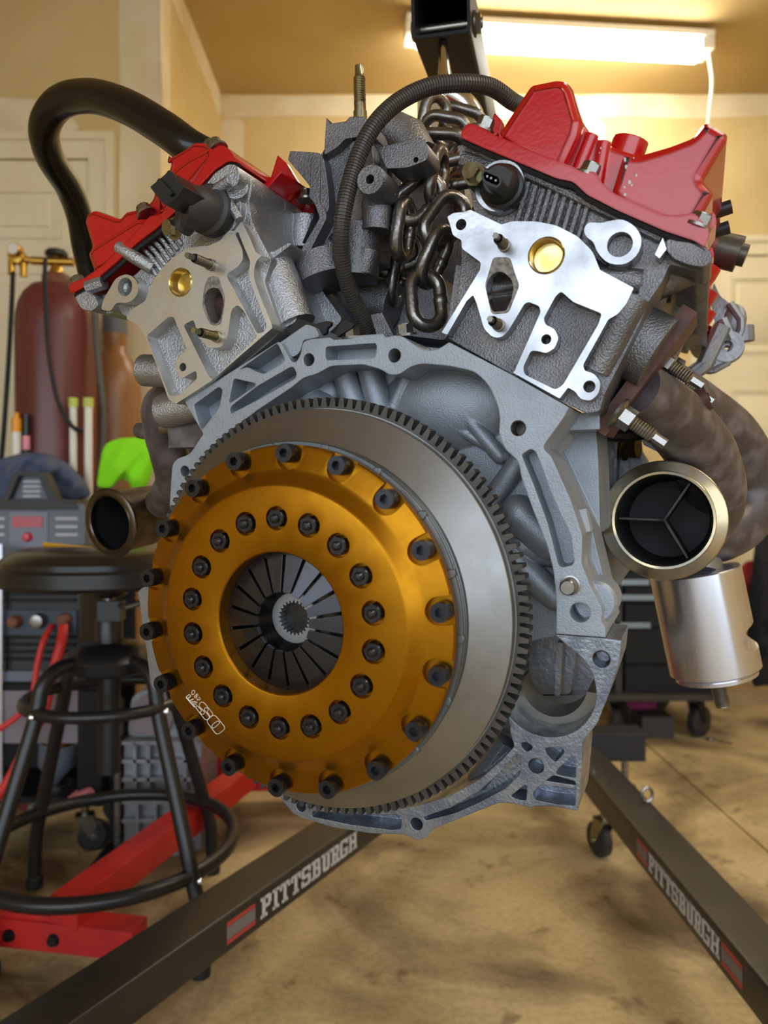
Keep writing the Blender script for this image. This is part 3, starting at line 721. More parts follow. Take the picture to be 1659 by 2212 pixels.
frontR = [(1060,300,4),(1073,290,6),(1112,230,4),(1142,185,12),(1150,179,10),(1205,168,14),(1224,172,10),(1235,186,8),(1258,260,10),(1275,284,12),(1333,317,14),(1381,331,10),(1448,312,10),(1497,293,12),(1519,263,8),(1529,260,8),(1572,285,7),(1570,297,6),(1519,384,5),(1522,392,5),(1542,413,5),(1505,482,4),(1437,490,4),(1336,446,10),(1290,425,8),(1262,404,8),(1215,380,8),(1130,345,10)]
flangeR = [(1000,303,4),(1000,290,8),(1011,273,8),(1029,273,8),(1050,284,6),(1073,297,4),(1200,350,8),(1240,365,8),(1253,374,8),(1285,375,10),(1300,398,8),(1330,424,10),(1430,468,8),(1470,470,8),(1500,464,8),(1532,499,8),(1532,512,6),(1522,538,5),(1500,524,4),(1437,503,4),(1336,459,6),(1270,425,6),(1240,397,8),(1205,390,6),(1049,325,4)]
cr = cover_mesh(frontR, flangeR, RC, .43, (
    [(1060,300,4),(1073,290,6),(1112,230,6),(1142,185,12),(1150,179,10),(1205,168,14),(1224,172,10),(1235,186,10),(1256,258,8),(1250,290,10),(1212,372,8),(1130,345,10)],
    [(1345,328,8),(1381,333,10),(1448,312,10),(1497,293,12),(1519,263,8),(1529,260,8),(1572,285,7),(1570,297,6),(1519,384,5),(1522,392,5),(1542,413,5),(1505,482,6),(1437,490,8),(1340,447,10),(1316,422,10)]))
for a_, b_ in (((1279,292),(1243,385)), ((1305,308),(1288,410))): cr.tube([E3(*a_, RC+.013), E3(*b_, RC+.013)], .0045, 14)
cr.prism(EP([(1240,385),(1253,372),(1288,373),(1303,398),(1288,420),(1262,415)], RC+.0, 10), RC-.002, RC+.02)
# stepped flank buttresses along the outer side
for k in range(4):
    d0 = RC+.055+.085*k
    cr.prism(EP([(1519,384,3),(1548,400,4),(1552,418,4),(1508,492,3),(1480,480,3)], RC, 4), d0, d0+.040)
    cr.lathe([(0,-.006),(.012,-.006),(.013,0),(.013,.008)], Vector((E(1508,492,RC)[0], d0+.062, E(1508,492,RC)[1])), (.5,0,.86), 16)
q = E3(1356,325,RC+.04); cr.tube([q-Vector((.006,0,.016)), q+Vector((.002,0,.006))], .0120, 20)
cvr = cr.build('valve_cover', M_red, ENG, 32, label='right red valve cover with chipped paint')
ax = Vector((.45,0,.89))
def cbolt(px, py, d, par, me=None, axis=(-.45,0,-.89)):
    put('hex_bolt', me or HEXBOLT, par, axisM(E3(px, py, d), axis))
cbolt(1044,279,RC+.006,cvr); cbolt(1270,378,RC+.004,cvr); cbolt(1507,488,RC+.002,cvr)
for k in range(3):
    e = E(1512,492,RC); put('hex_bolt', HEXBOLT, cvr, axisM((e[0], RC+.117+.085*k, e[1]+.006), (-.45,0,-.89)))
gk = MB(); gp = [(1000,303),(1049,325),(1205,390),(1240,398),(1270,426),(1336,460),(1437,504),(1500,526),(1523,539)]
gk.tube([E3(x, y+3, RC-.001) for x, y in gp], .0022, 6); gk.build('gasket', M_gasket, cvr)
# paint chips
ch = MB()
for x, y, r in ((1350,345,3),(1353,360,3.4),(1369,341,1.6),(1375,379,2.4),(1360,394,3.2),(1349,405,2.2),(1350,420,2.6),(1365,400,2),(1298,320,1.6),(1295,330,1.4),(1540,275,1.8)):
    P = [E(x+r*random.uniform(.6,1.3)*math.cos(a), y+r*random.uniform(.8,1.9)*math.sin(a), RC) for a in [2*PI*i/8 for i in range(8)]]
    ch.prism(P, RC-.00015, RC+.001)
ch.build('paint_chips', M_zinc, cvr)['kind'] = 'stuff'
# bracket tab beside the left bolt, hose stub on the far right side
tb = MB(); tb.prism(EP([(1055,290),(1068,243),(1086,262),(1080,296)], RC+.05, 4), RC+.05, RC+.056); tb.build('tab', M_red, cvr)
hs = MB(); a = E3(1538,536,.36); b_ = E3(1612,553,.36); hs.tube([a, a+(b_-a)*.8], .016, 18); hs.tube([a+(b_-a)*.75, b_], .010, 16)
hs.build('breather_nozzle', mat('dull_metal', (92,88,80), metal=.8, rough=.4), cvr)
for x, y, k in ((1580,446,.25),(1575,490,.29)):
    MB().tube([E3(x-36, y+12, k), E3(x, y, k)], .0055, 14).build('coil_plug', M_plastic, cvr)
# left
LC = .086
frontL = [(203,596,4),(187,548,5),(196,532,5),(180,480,6),(185,461,6),(200,451,6),(256,471,6),(270,455,6),(304,448,6),(325,432,8),(330,419,5),(326,404,6),(338,388,6),(362,367,6),(366,352,5),(356,343,4),(400,318,3),(418,304,6),(438,305,5),(452,310,6),(470,330,6),(462,345,6),(420,395,8),(345,476,8),(300,520,8),(230,582,6)]
flangeL = [(155,624,6),(163,613,8),(190,603,6),(230,575,6),(280,525,6),(318,486,6),(330,470,6),(352,468,6),(366,455,6),(430,390,6),(452,352,6),(463,330,8),(480,318,8),(494,320,8),(510,337,8),(517,355,5),(500,352,6),(470,372,6),(446,398,6),(400,448,6),(344,497,6),(300,530,6),(262,566,6),(220,602,6),(185,625,5),(164,636,5)]
cl = cover_mesh(frontL, flangeL, LC, .43, (
    [(203,596,5),(187,548,6),(196,530,8),(296,468,6),(318,468,6),(332,486,8),(300,520,8),(230,582,6)],
    [(348,474,6),(332,432,8),(331,419,5),(328,404,6),(339,388,8),(402,338,8),(452,312,6),(470,330,6),(462,345,6),(420,395,8)]))
for k in range(3):
    d0 = LC+.10+.11*k; cl.prism(EP([(452,320),(500,322),(515,345),(480,360)], LC, 4), d0, d0+.025)
cvl = cl.build('valve_cover', M_red, ENG, 32, label='left red valve cover with a black hose')
cbolt(172,616,LC+.008,cvl,axis=(.5,0,-.86)); cbolt(316,462,LC+.006,cvl,axis=(.5,0,-.86)); cbolt(470,322,LC+.012,cvl,axis=(.5,0,-.86))
gk = MB(); gp = [(164,637),(185,626),(220,603),(262,567),(300,531),(344,498),(400,449),(446,399),(470,373),(500,353),(517,356)]
gk.tube([E3(x, y+3, LC-.001) for x, y in gp], .0022, 6); gk.build('gasket', M_gasket, cvl)
ub = MB(); a = .150
ub.prism(EP([(575,415),(600,335),(618,352),(648,402),(615,440)], a, 3), a, a+.005); ub.prism(EP([(575,415),(615,440),(648,402),(648,395),(612,425),(580,408)], a, 2), a-.03, a+.03); ub.prism(EP([(575,415),(590,420),(585,440),(572,432)], a, 2), a-.01, a+.02)
ub.build('cover_bracket', M_red, cvl)
fb = MB(); 
for x, y in ((650,435),(672,448)): fb.ball(E3(x, y, .185), (.010,.012,.009))
fb.build('cover_lug', M_red, cvl); put('hex_bolt', HEXBOLT, cvl, axisM(E3(655,427,.18), (.4,0,-.9)))
# --- cam position sensors
def sensor(bodypts, r, conn, boltp, me):
    pass
s = MB(); c = E3(1085,405,DR); fr_ = c+Vector((-.004,-.020,.006))
s.lathe([(0,-.014),(.009,-.014),(.0118,-.011),(.0125,-.007),(.0125,-.004),(.0145,-.003),(.0145,.004)], c, (0,1,0), 28)
p_ = E3(1028,380,DR-.004); s.tube([p_, c+Vector((-.004,-.004,.002))], .0068, 12); s.tube([p_, p_+Vector((0,.014,0))], .0078, 16)
sens = s.build('cam_sensor', M_plastic, ENG, 35)
k_ = MB(); o_ = EP([(1042,381,8),(1050,369,8),(1085,384,10),(1088,400,8),(1078,412,8),(1046,398,8)], DR-.03, 8, 4); i_ = inset(o_, .0014)
k_.prism(o_, DR-.034, DR-.016, [i_]); k_.prism(i_, DR-.020, DR-.016); k_.build('connector', M_plastic, sens)
k2 = MB()
for x, y in ((1058,388),(1066,392),(1076,397)): k2.box(E3(x, y, DR-.026), (.0012,.012,.0012))
k2.build('terminal', M_zinc, sens)
big = prof_bolt_hex(.0058, .007, 1.25).mesh('hex_bolt', M_yzinc); put('hex_bolt', big, sens, axisM(E3(1024,377,DR-.011), (.12,1,-.05)))
s = MB(); c = E3(455,455,DL)
s.lathe([(.019,.006),(.019,-.004),(.0165,-.006),(0,-.006)], c, (0,1,0), 28)
s.tube([c+Vector((0,.004,0)), c+Vector((-.004,-.012,-.001)), c+Vector((-.010,-.022,-.002))], [.0165,.0160,.0140], 20)
s.tube([c+Vector((-.004,-.012,-.002)), E3(392,492,DL-.010)], .0085, 14)
senl = s.build('cam_sensor', mat('sensor_grey', (52,50,50), rough=.5), ENG, 35)
k_ = MB(); k_.prism(EP([(352,418),(384,392),(392,382),(424,418),(410,440),(385,457),(378,452)], DL-.030, 3), DL-.044, DL-.014)
k_.prism(EP([(372,408),(378,402),(406,434),(399,440)], DL-.030, 2), DL-.047, DL-.04); k_.build('connector', M_plastic, senl)
put('hex_bolt', HEXBOLT_Y, senl, axisM(E3(376,494,DL-.014), (.25,1,.1)))
# --- coolant housing in the valley
DV = .150
v = MB()
v.prism(EP([(705,252,4),(706,268,4),(748,262,3),(755,252,4),(787,252,4),(800,262,4),(815,300,6),(826,330,8),(835,350,8),(838,400,10),(830,430,14),(822,470,10),(810,505,8),(812,560,4),(790,565,4),(782,600,8),(740,600,8),(715,600,10),(690,590,10),(668,545,10),(676,505,14),(704,465,12),(712,435,14),(705,360,10),(690,340,6),(705,315,6)], DV, 6), DV, DV+.03)
v.prism(EP([(622,345,2),(627,326,2),(690,330,4),(700,345,6),(708,400,14),(712,450,14),(700,470,10),(690,430,10),(660,390,10)], DV-.012, 5), DV-.012, DV+.02)
v.prism(EP([(815,318,6),(845,312,8),(905,295,6),(925,312,10),(924,345,10),(880,362,8),(835,364,6)], DV-.015, 6), DV-.015, DV+.012, [EC(898,345,6,DV-.015)])
def trough(mb, pts, r, d):
    vs = []; fs = []; n = len(pts)
    for x, y, k in pts:
        c = E3(x, y, d)
        for j in range(13): a = PI*j/12; vs.append(c+Vector((-r*k*math.cos(a), r*1.3*k*math.sin(a), 0)))
    for i in range(n-1):
        for j in range(12): fs.append((i*13+j, i*13+j+1, (i+1)*13+j+1, (i+1)*13+j))
    mb.add(vs, fs)
trough(v, [(738,300,.5),(733,320,.85),(728,360,1),(722,420,1.05),(718,460,1.05),(700,490,.9),(680,520,.7)], .0165, DV-.008)
v.prism(EP([(672,342),(692,340),(690,438),(704,455),(705,472),(667,547),(650,541),(691,470),(680,440),(668,425)], DV-.014, 5), DV-.014, DV+.01)
v.prism(EP([(705,252),(706,268),(748,262),(755,252),(787,252),(800,262),(812,300),(770,296),(745,300),(728,318),(700,335),(702,300)], DV-.010, 5), DV-.010, DV+.02)
v.tube([E3(700,560,DV-.002), E3(712,610,DV-.002)], .028, 18)
v.tube([E3(815,395,DV-.020), E3(808,450,DV-.006)], .010, 14); v.tube([E3(815,440,DV-.006), E3(812,500,DV-.006)], .012, 14)
v.tube([E3(795,540,DV-.006), E3(783,590,DV-.006)], .009, 14); v.tube([E3(775,490,DV), E3(770,600,DV)], .018, 14)
v.tube([E3(835,280,DV+.05), E3(880,300,DV+.05), E3(900,340,DV+.05)], .018, 12)
v.prism(EP([(757,305),(800,300),(818,420),(810,480),(752,560),(745,440)], DV-.012, 12), DV-.012, DV+.01)
v.lathe([(.0112,.030),(.0112,0),(.0105,-.0008),(.0034,-.0008),(.0034,.01)], E3(800,388,DV-.036), (0,1,0), 28)
vh = v.build('coolant_housing', M_headR, ENG, 42)
sm = MB(); sm.lathe([(.0055,-.004),(.0055,.004),(.0048,.004),(.0048,.010)]+[(r, .010-h) for r, h in threaded(.0050, .022, 12)[:-2]]+[(.0034,.033),(.0034,.040),(0,.040)], E3(778,252,DV+.012), (0,0,1), 16)
sm.build('stud', M_yzinc, vh); put('hex_bolt', HEXBOLT, vh, axisM(E3(663,430,DV+.01), (0,0,-1)))
# valley floor: coolant pipes, brackets and bolts above the flange
w = MB()
w.prism(EP([(640,735),(650,640),(760,600),(960,600),(990,700),(960,735),(840,720),(700,728)], .22, 6), .22, .40)
w.tube([E3(760,640,.20), E3(850,660,.20)], .02, 14); w.prism(EP([(800,680),(825,675),(850,725),(815,728)], .14, 2), .14, .15)
w.prism(EP([(960,735),(1010,655),(1040,590),(985,570),(975,640)], .115, 8), .115, .20)
w.prism(EP([(690,480),(790,440),(870,410),(1000,360),(1015,560),(985,790),(690,790)], .27, 10), .27, .40)
w.build('valley_casting', M_headR, ENG)
bk = MB(); bk.prism(EP([(610,715),(628,705),(640,692),(652,690),(680,700),(705,693),(714,694),(714,702),(706,708),(704,720),(690,726),(640,722)], .098, 2), .098, .102); bk.prism(EP([(735,700),(745,690),(766,700),(758,710),(740,720),(728,728),(724,718)], .10, 2), .10, .104)
bk.build('gasket_shim', M_gasket, ENG)
lmp = MB(); lmp.prism(EP([(602,742,3),(662,700,6),(680,706,8),(690,728,6),(655,735,5),(648,762,8),(632,772,6),(620,765,6)], DF+.006, 6), DF+.006, DF+.05); lmp.build('deck_boss', M_block, ENG)
for x, y in ((762,722),(876,716)): put('hex_bolt', HEXBOLT, ENG, axisM(E3(x, y+4, .108), (0,.2,-1)))
# --- wiring conduit: corrugated
cp = [EY(1205,330,.65),EY(1168,275,.64),EY(1135,236,.625),EY(1105,218,.60),EY(1060,188,.585),EY(1000,180,.575),EY(930,187,.57),EY(865,217,.565),EY(815,262,.56),EY(782,318,.56),EY(760,380,.56),EY(745,440,.56),EY(737,500,.565),EY(737,550,.575),EY(750,610,.59),EY(772,665,.605),EY(800,725,.62)]
C_ = spl(cp, 16); Lc = [0]
for i in range(1, len(C_)): Lc.append(Lc[-1]+(C_[i]-C_[i-1]).length)
path = []; rad = []; pitch = .00225; s0 = 0.; i = 0
while s0 < Lc[-1]:
    for fr_, rr in ((0,.0060), (.12,.0067), (.55,.0067), (.68,.0060)):
        t = s0+fr_*pitch
        while i < len(Lc)-2 and Lc[i+1] < t: i += 1
        f_ = (t-Lc[i])/max(1e-9, Lc[i+1]-Lc[i]); path.append(C_[i].lerp(C_[i+1], min(1.2, f_))); rad.append(rr)
    s0 += pitch
MB().tube(path, rad, 14).build('wiring_conduit', M_conduit, ENG, 25, label='black ribbed wiring conduit')
# --- breather hose
hp_ = [EY(440,335,.63),EY(405,315,.63),EY(350,275,.64),EY(270,229,.66),EY(195,208,.69),EY(130,222,.72),EY(96,275,.75),EY(108,340,.79),EY(148,405,.84),EY(172,470,.88),EY(185,545,.91),EY(208,615,.93),EY(270,642,.93),EY(360,648,.90),EY(440,642,.865),EY(500,640,.83)]
hh = spl(hp_, 8); MB().tube(hh, [.0150]*len(hh), 22).build('breather_hose', M_rubber, ENG, 60, label='thick glossy black rubber hose')
# --- exhaust manifolds
ex = MB(); fr0 = EY(1372,842,.535)
n0 = Vector((.80,0,-.60)); t0 = Vector((.60,0,.80))
FLM = Matrix.Translation(fr0) @ Matrix((( n0.x, 0, t0.x),(0,1,0),(n0.z,0,t0.z))).to_4x4()
ex.prism(rnd([(-.0055,-.038),(.0055,-.038),(.0055,.062),(-.0055,.062)], .001), -.024, .024, M=FLM)
exf = ex.build('exhaust_manifold', M_rflange, ENG, label='right rusty exhaust manifold')
ru = MB()
p1 = [EY(1368,838,.535),EY(1410,868,.555),EY(1465,915,.595),EY(1518,985,.635),EY(1540,1060,.67),EY(1525,1120,.70),EY(1480,1150,.73)]
p1 = spl(p1, 8); ru.tube(p1, [.0205+.0075*min(1, i/22) for i in range(len(p1))], 24)
p2 = [EY(1420,840,.68),EY(1500,890,.71),EY(1575,950,.74),EY(1618,1035,.76),EY(1605,1110,.76),EY(1550,1150,.75),EY(1480,1150,.74)]
p2 = spl(p2, 8); ru.tube(p2, [.0300]*len(p2), 24)
ru.build('runner', M_pipe, exf, 60)
co = MB(); cv = EY(1432,1124,.60); ca = (EY(1462,1118,.80)-cv).normalized()
co.lathe([(.0405,.003),(.0395,.03),(.036,.07),(.034,.13)], cv, ca, 40); co.build('collector', M_pipe, exf, 60)
vb = MB(); vb.lathe([(.0375,.012),(.0365,.0),(.0375,-.0015),(.0395,-.0018),(.0405,-.001),(.0472,-.001),(.0485,0),(.0485,.003),(.0420,.009),(.0405,.012)], cv, ca, 56); vb.build('vband_flange', M_vband, exf, 40)
so = MB(); so.lathe([(.0372,.002),(.036,.05),(.034,.075),(0,.075)], cv, ca, 40)
so.build('collector_bore', M_soot, exf)
dv = MB(); ex1 = ca.cross(Vector((0,0,1))).normalized(); ez1 = ex1.cross(ca).normalized()
MM = Matrix((ex1, ca, ez1)).transposed().to_4x4(); MM = Matrix.Translation(cv) @ MM
for a in (178, 57, 300):
    R = MM @ Matrix.Rotation(-math.radians(a), 4, 'Y')
    dv.box((.018,.040,0), (.036,.05,.0016), M=R)
    dv.tube([R @ Vector((.0,.0155,0)), R @ Vector((.034,.020,0))], .0013, 6)
dv.build('divider', mat('sooty_steel',(58,56,58),metal=.6,rough=.5), exf)
bs = MB(); b0 = EY(1466,884,.590); b1 = EY(1530,858,.580); bs.tube([b0, b1], .0098, 20); bs.lathe([(0,-.0005),(.0035,-.0005),(.0035,.001)], b1, b1-b0, 12)
sb = bs.build('sensor_boss', M_rflange, exf); wd = MB(); wd.ball(EY(1488,879,.571), .0070); wd.build('weld_bead', M_stud, exf)
def exnut(px, py, Y, L=.036):
    p = EY(px, py, Y); q = Vector((.80,0,-.60))
    mb = MB(); mb.lathe([(0,0),(.0115,0),(.0120,.002),(.0085,.004)], seg=24); mb.prism(hexp(.0082), 0, .0125); mb.lathe([(0,.0126),(.007,.0126)], seg=16)
    mb.lathe([(.0052,.012)]+[(r, .012-h) for r, h in threaded(.0050, L-.018, 9)[:-2]]+[(.0032,L-.006)], seg=14); mb.prism(hexp(.0036), L-.008, L+.003)
    return put('stud_nut', mb.mesh('stud_nut', M_zinc), exf, axisM(p, q))
exnut(1333,890,.512); exnut(1418,772,.545); exnut(1452,812,.62)
# left
lx = MB(); l0 = [Vector((-.140,.15,.172)),EY(362,868,.685),EY(352,920,.695),EY(366,980,.715),EY(376,1040,.745),EY(352,1085,.785)]
l0 = spl(l0, 8); lx.tube(l0, [.0185]*len(l0), 22); lx.tube([EY(345,935,.70), EY(302,930,.72)], .0078, 16)
lx.tube(spl([Vector((-.145,.27,.16)),EY(415,900,.80),EY(405,960,.83),EY(375,1050,.83)],6), .019, 18); lx.prism([(-.175,.12),(-.135,.12),(-.135,.215),(-.175,.215)], .115, .20)
exl = lx.build('exhaust_manifold', M_pipe, ENG, 60, label='left rusty exhaust manifold')
cvl_ = EY(237,1130,.80); cal = (EY(405,1080,.892)-cvl_).normalized(); cal = (cal*.75+Vector((0,.66,0))).normalized()
mb = MB(); mb.lathe([(.0341,.003),(.0336,.045),(.0327,.09),(.031,.145)], cvl_, cal, 36); mb.build('collector', M_pipeL, exl, 60)
mb = MB(); mb.lathe([(.0300,.011),(.0291,0),(.0300,-.0011),(.0314,-.0013),(.0320,-.0005),(.0371,-.0005),(.0382,.0004),(.0382,.0027),(.0336,.008)], cvl_, cal, 48); mb.build('vband_flange', M_vdark, exl, 40)
mb = MB(); mb.lathe([(.0298,.003),(.0295,.082),(0,.082)], cvl_, cal, 36); mb.build('collector_bore', M_soot, exl)
mb = MB(); e = E3(352,925,.13); mb.tube([e+Vector((.03,0,.002)), e], .006, 12); mb.build('stud_nut', M_zinc, exl)
# --- block side: mount bracket, bolts, engine mount below the right manifold
bb_ = MB()
bb_.prism(EP([(1300,945,3),(1334,940,3),(1330,1060,3),(1322,1140,5),(1294,1140,5),(1296,1090,3),(1303,1085,3),(1305,1000,3),(1299,990,3)], .31, 3), .31, .37)
bb_.prism(EP([(1336,955),(1366,950),(1398,995),(1396,1010),(1380,1030),(1336,1080)], .34, 4), .34, .37); bb_.prism(EP([(1366,950,2),(1376,953,2),(1400,1000,2),(1392,1006,2)], .33, 2), .325, .345)
bb_.prism(EP([(1386,948,2),(1458,985,2),(1452,992,2),(1392,962,2)], .28, 2), .27, .31)
brk = bb_.build('mount_bracket', M_cast, ENG)
put('hex_bolt', prof_bolt_hex(.0105,.012,1.1).mesh('hex_bolt', mat('brown_bolt',(120,96,60),metal=.9,rough=.35)), brk, axisM(E3(1350,968,.32), (-1,.3,0)))
cb_ = MB(); cb_.tube([EY(1290,935,.62),EY(1350,938,.62),EY(1440,925,.63)], .007, 10); cb_.build('oil_line', M_gasket, ENG)
yt = MB(); yt.tube([EY(1375,940,.66),EY(1400,945,.66),EY(1425,946,.66)], .005, 10); yt.build('wire_tape', M_yellow, ENG)
mt = MB(); m0 = EY(1500,1232,.74); m1 = EY(1548,1462,.74); ma = (m1-m0).normalized(); Lm = (m1-m0).length
rm_ = .0430
mt.lathe([(0,0),(rm_*.97,0),(rm_,.001),(rm_,Lm*.93),(rm_*.93,Lm*.945),(rm_*.86,Lm*.945),(rm_*.86,Lm*.965),(rm_*.9,Lm*.965),(rm_*.9,Lm*.995),(rm_*.86,Lm),(0,Lm)], m0, ma, 56)
mnt = mt.build('engine_mount', M_alu, ENG, 35)
# pin hole on its right side, locating nub, stud
nb = MB(); p = EY(1597,1414,.712); nb.lathe([(0,-.0045),(.002,-.0043),(.0042,-.003),(.0048,.004)], p, (-.25,1,0), 16); nb.build('locating_nub', M_alu, mnt)
hx = m0+ma*(Lm*.56)
cutm = MB(); cutm.lathe([(0,-.05),(.0125,-.05),(.0125,.05),(0,.05)], hx+Vector((.044,.0,.0)), (0,1,.1), 24)
cutm.lathe([(0,0),(.011,0),(.011,.03),(0,.03)], hx+Vector((.030,0,0)), (1,0,0), 20)
co_ = cutm.build('cutter', M_alu, ENG)
md = mnt.modifiers.new('cut', 'BOOLEAN'); md.object = co_; md.operation = 'DIFFERENCE'; md.solver = 'EXACT'; md.use_self = True
bpy.context.view_layer.update()
nm = bpy.data.meshes.new_from_object(mnt.evaluated_get(bpy.context.evaluated_depsgraph_get())); mnt.modifiers.clear(); mnt.data = nm
bpy.data.objects.remove(co_, do_unlink=True); nm.shade_smooth(); nm.set_sharp_from_angle(angle=math.radians(35))
sb = MB(); sb.lathe([(r, -h) for r, h in threaded(.0075, .030, 14)], m1, ma, 18); sb.build('stud', M_stud, mnt)
ar = MB(); ar.tube([m0+Vector((0,.0,-.004)), m0+Vector((.0,.02,.035)), EY(1400,1120,.84)], [.026,.028,.03], 16); ar.build('mount_arm', M_cast, mnt)
# --- front timing cover and outer head parts at the far right
fc = MB(); DT = .455
fo = [(1542,610,4),(1556,640,5),(1570,650,6),(1588,668,8),(1606,690,8),(1609,712,5),(1600,740,6),(1578,780,8),(1545,800,6),(1540,802,4),(1524,800,4),(1500,815,4),(1480,820,4),(1470,800,4),(1520,780,6),(1545,690,6),(1535,640,4)]
fc.prism(EP(fo, DT, 5), DT, DT+.02, [EC(1570,750,5,DT), EC(1535,783,4,DT)])
fc.lathe([(.006,-.008),(.016,-.008),(.017,.004)], E3(1570,750,DT), (0,1,0), 24); fc.lathe([(.005,-.006),(.011,-.006),(.012,.004)], E3(1535,783,DT), (0,1,0), 20)
fc.tube([E3(1576,655,DT-.004), E3(1600,690,DT-.004), E3(1600,712,DT-.004), E3(1570,785,DT-.004), E3(1540,800,DT-.004)], .004, 8)
fc.tube([E3(1478,818,DT-.02), E3(1520,790,DT-.015), E3(1560,705,DT-.01)], .009, 10); fc.tube([E3(1560,690,DT-.004), E3(1580,735,DT-.004)], .006, 8); fc.ball(E3(1588,690,DT), (.011,.004,.016)); fc.tube([E3(1606,705,DT+.01), E3(1608,738,DT+.01)], .010, 10)
fc.build('timing_cover', M_cast, ENG)
for k in range(3):
    ot = MB(); y = .66+.10*k
    ot.tube([EY(1410-k*-22,665+k*28,y), EY(1440+k*22,650+k*28,y-.01)], .019, 18); ot.lathe([(.019,0),(.024,0),(.024,.003)], EY(1440+k*22,650+k*28,y-.012), (.8,0,.4), 20)
    ot.tube([EY(1420+k*28,735+k*12,y), EY(1465+k*20,660+k*18,y)], .006, 8); ot.tube([EY(1450+k*25,700+k*25,y+.02), EY(1490+k*18,690+k*25,y+.02)], .014, 14)
    ot.build('port_neck', M_headR, ENG)
# --- left bracket plate behind the clutch
lb = MB(); lb.prism(EP([(298,1278),(310,1268),(500,1262),(520,1480),(345,1494),(335,1490),(326,1480),(315,1390)], .10, 4), .10, .13, [EC(337,1475,6,.10)]); lb.build('side_plate', M_cast, ENG)
# ------------------------------------------------------------------ engine hoist
HO = thing('engine_hoist', 'black folding engine hoist with lettered legs carrying the engine', 'hoist')
ZT, LH, LW = .20, .053, .074
def leg(p0, p1, side, name='leg'):
    """square tube; p0-p1 is its inner top ridge, side = +1 when the tube lies to the right of it"""
    p0 = Vector((*p0,0)); p1 = Vector((*p1,0)); e = (p1-p0).normalized(); n = Vector((e.y, -e.x, 0))*side
    M = Matrix.Translation((p0.x, p0.y, 0)) @ Matrix((n, e, Vector((0,0,1)))).transposed().to_4x4(); L = (p1-p0).length
    t = .004
    o = rnd([(0,ZT-LH),(LW,ZT-LH),(LW,ZT),(0,ZT)], .005, 3); i = [(t,ZT-LH+t),(LW-t,ZT-LH+t),(LW-t,ZT-t),(t,ZT-t)]
    mb = MB(); mb.prism(o, 0, L, [i], M=M); return mb.build(name, M_hoist, HO, 40), M
lR, MR = leg((.449,.56), (.425,1.86), 1)
lL, ML = leg((-.47,.558), (.265,1.857), -1)
GLY = {  # slab-serif block letters on a 7 x 9 grid, as bars (x0, y0, x1, y1) and slanted bars
 'P': [(0,0,4,1.4),(1,0,2.8,9),(0,7.6,5.5,9),(4.6,5,6.4,8.4),(2,3.8,5.6,5.2)],
 'I': [(0,0,4,1.4),(1.1,0,2.9,9),(0,7.6,4,9)],
 'T': [(1.4,0,5.2,1.4),(2.4,0,4.2,9),(0,7.6,6.6,9),(0,6,1.3,9),(5.3,6,6.6,9)],
 'S': [(.6,0,5.8,1.4),(0,.3,1.5,3),(4.6,.6,6.4,4.6),(.6,3.8,5.8,5.2),(0,4.6,1.8,8.4),(.6,7.6,5.8,9),(4.9,6,6.4,8.7)],
 'B': [(0,0,5.6,1.4),(1,0,2.8,9),(4.6,.6,6.4,4.4),(2,3.9,5.6,5.2),(4.4,4.8,6.1,8.4),(0,7.6,5.4,9)],
 'U': [(1,.8,2.8,9),(0,7.6,3.2,9),(4.4,.8,6.2,9),(3.9,7.6,7,9),(1.6,0,5.6,1.5)],
 'R': [(0,0,3.6,1.4),(1,0,2.8,9),(0,7.6,5.4,9),(4.5,5,6.3,8.4),(2,3.9,5.6,5.2),(4,0,5.6,4.4),(4.8,0,7,1.4)],
 'G': [(.8,0,5.8,1.4),(0,.6,1.8,8.4),(.8,7.6,5.8,9),(4.8,6.2,6.4,9),(4.6,.6,6.4,4.2),(3.2,3,6.6,4.3)],
 'H': [(0,0,3,1.4),(0,7.6,3,9),(.7,0,2.4,9),(4,0,7,1.4),(4,7.6,7,9),(4.7,0,6.4,9),(2,3.8,5,5.2)]}
def lettering(parent, M, y0, y1, flip):
    """PITTSBURGH along the inner face (local x = 0) between y0 and y1 of the leg"""
    word = 'PITTSBURGH'; wid = {'I':4.6}; tot = sum(wid.get(c,7.3) for c in word)
    k = (y1-y0)/tot; kz = .030/9; zb = ZT-LH+.0125; u = 0; mb = MB()
    for c in word:
        for a, b, e, f in GLY[c]:
            ya, yb = y0+(u+a)*k, y0+(u+e)*k; za, zb_ = zb+b*kz, zb+f*kz
            mb.add([(-.0004,ya,za),(-.0004,yb,za),(-.0004,yb,zb_),(-.0004,ya,zb_),(.0005,ya,za),(.0005,yb,za),(.0005,yb,zb_),(.0005,ya,zb_)],
                   [(0,1,2,3),(4,7,6,5),(0,4,5,1),(1,5,6,2),(2,6,7,3),(3,7,4,0)], M)
        u += wid.get(c, 7.3)
    mb.build('lettering', M_letter, parent, label='pale block lettering')
def stripes(parent, M, y0, y1):
    z = ZT-LH+.0125
    for za, zb, m_ in ((z,z+.0055,M_stripeR),(z+.0065,z+.0235,M_stripeG),(z+.0245,z+.030,M_stripeR)):
        mb = MB(); mb.box((0,(y0+y1)/2,(za+zb)/2), (.0009,abs(y1-y0),zb-za), M=M); mb.build('stripe', m_, parent)
def along(M, Y, p0, e): return (Y-p0)/e
eR = (Vector((.425,1.86,0))-Vector((.449,.56,0))).normalized(); eL = (Vector((.265,1.857,0))-Vector((-.47,.558,0))).normalized()
lettering(lR, MR, (1.222-.56)/eR.y, (.974-.56)/eR.y, True)
stripes(lR, MR, (1.275-.56)/eR.y, (1.230-.56)/eR.y); stripes(lR, MR, (.968-.56)/eR.y, (.915-.56)/eR.y)
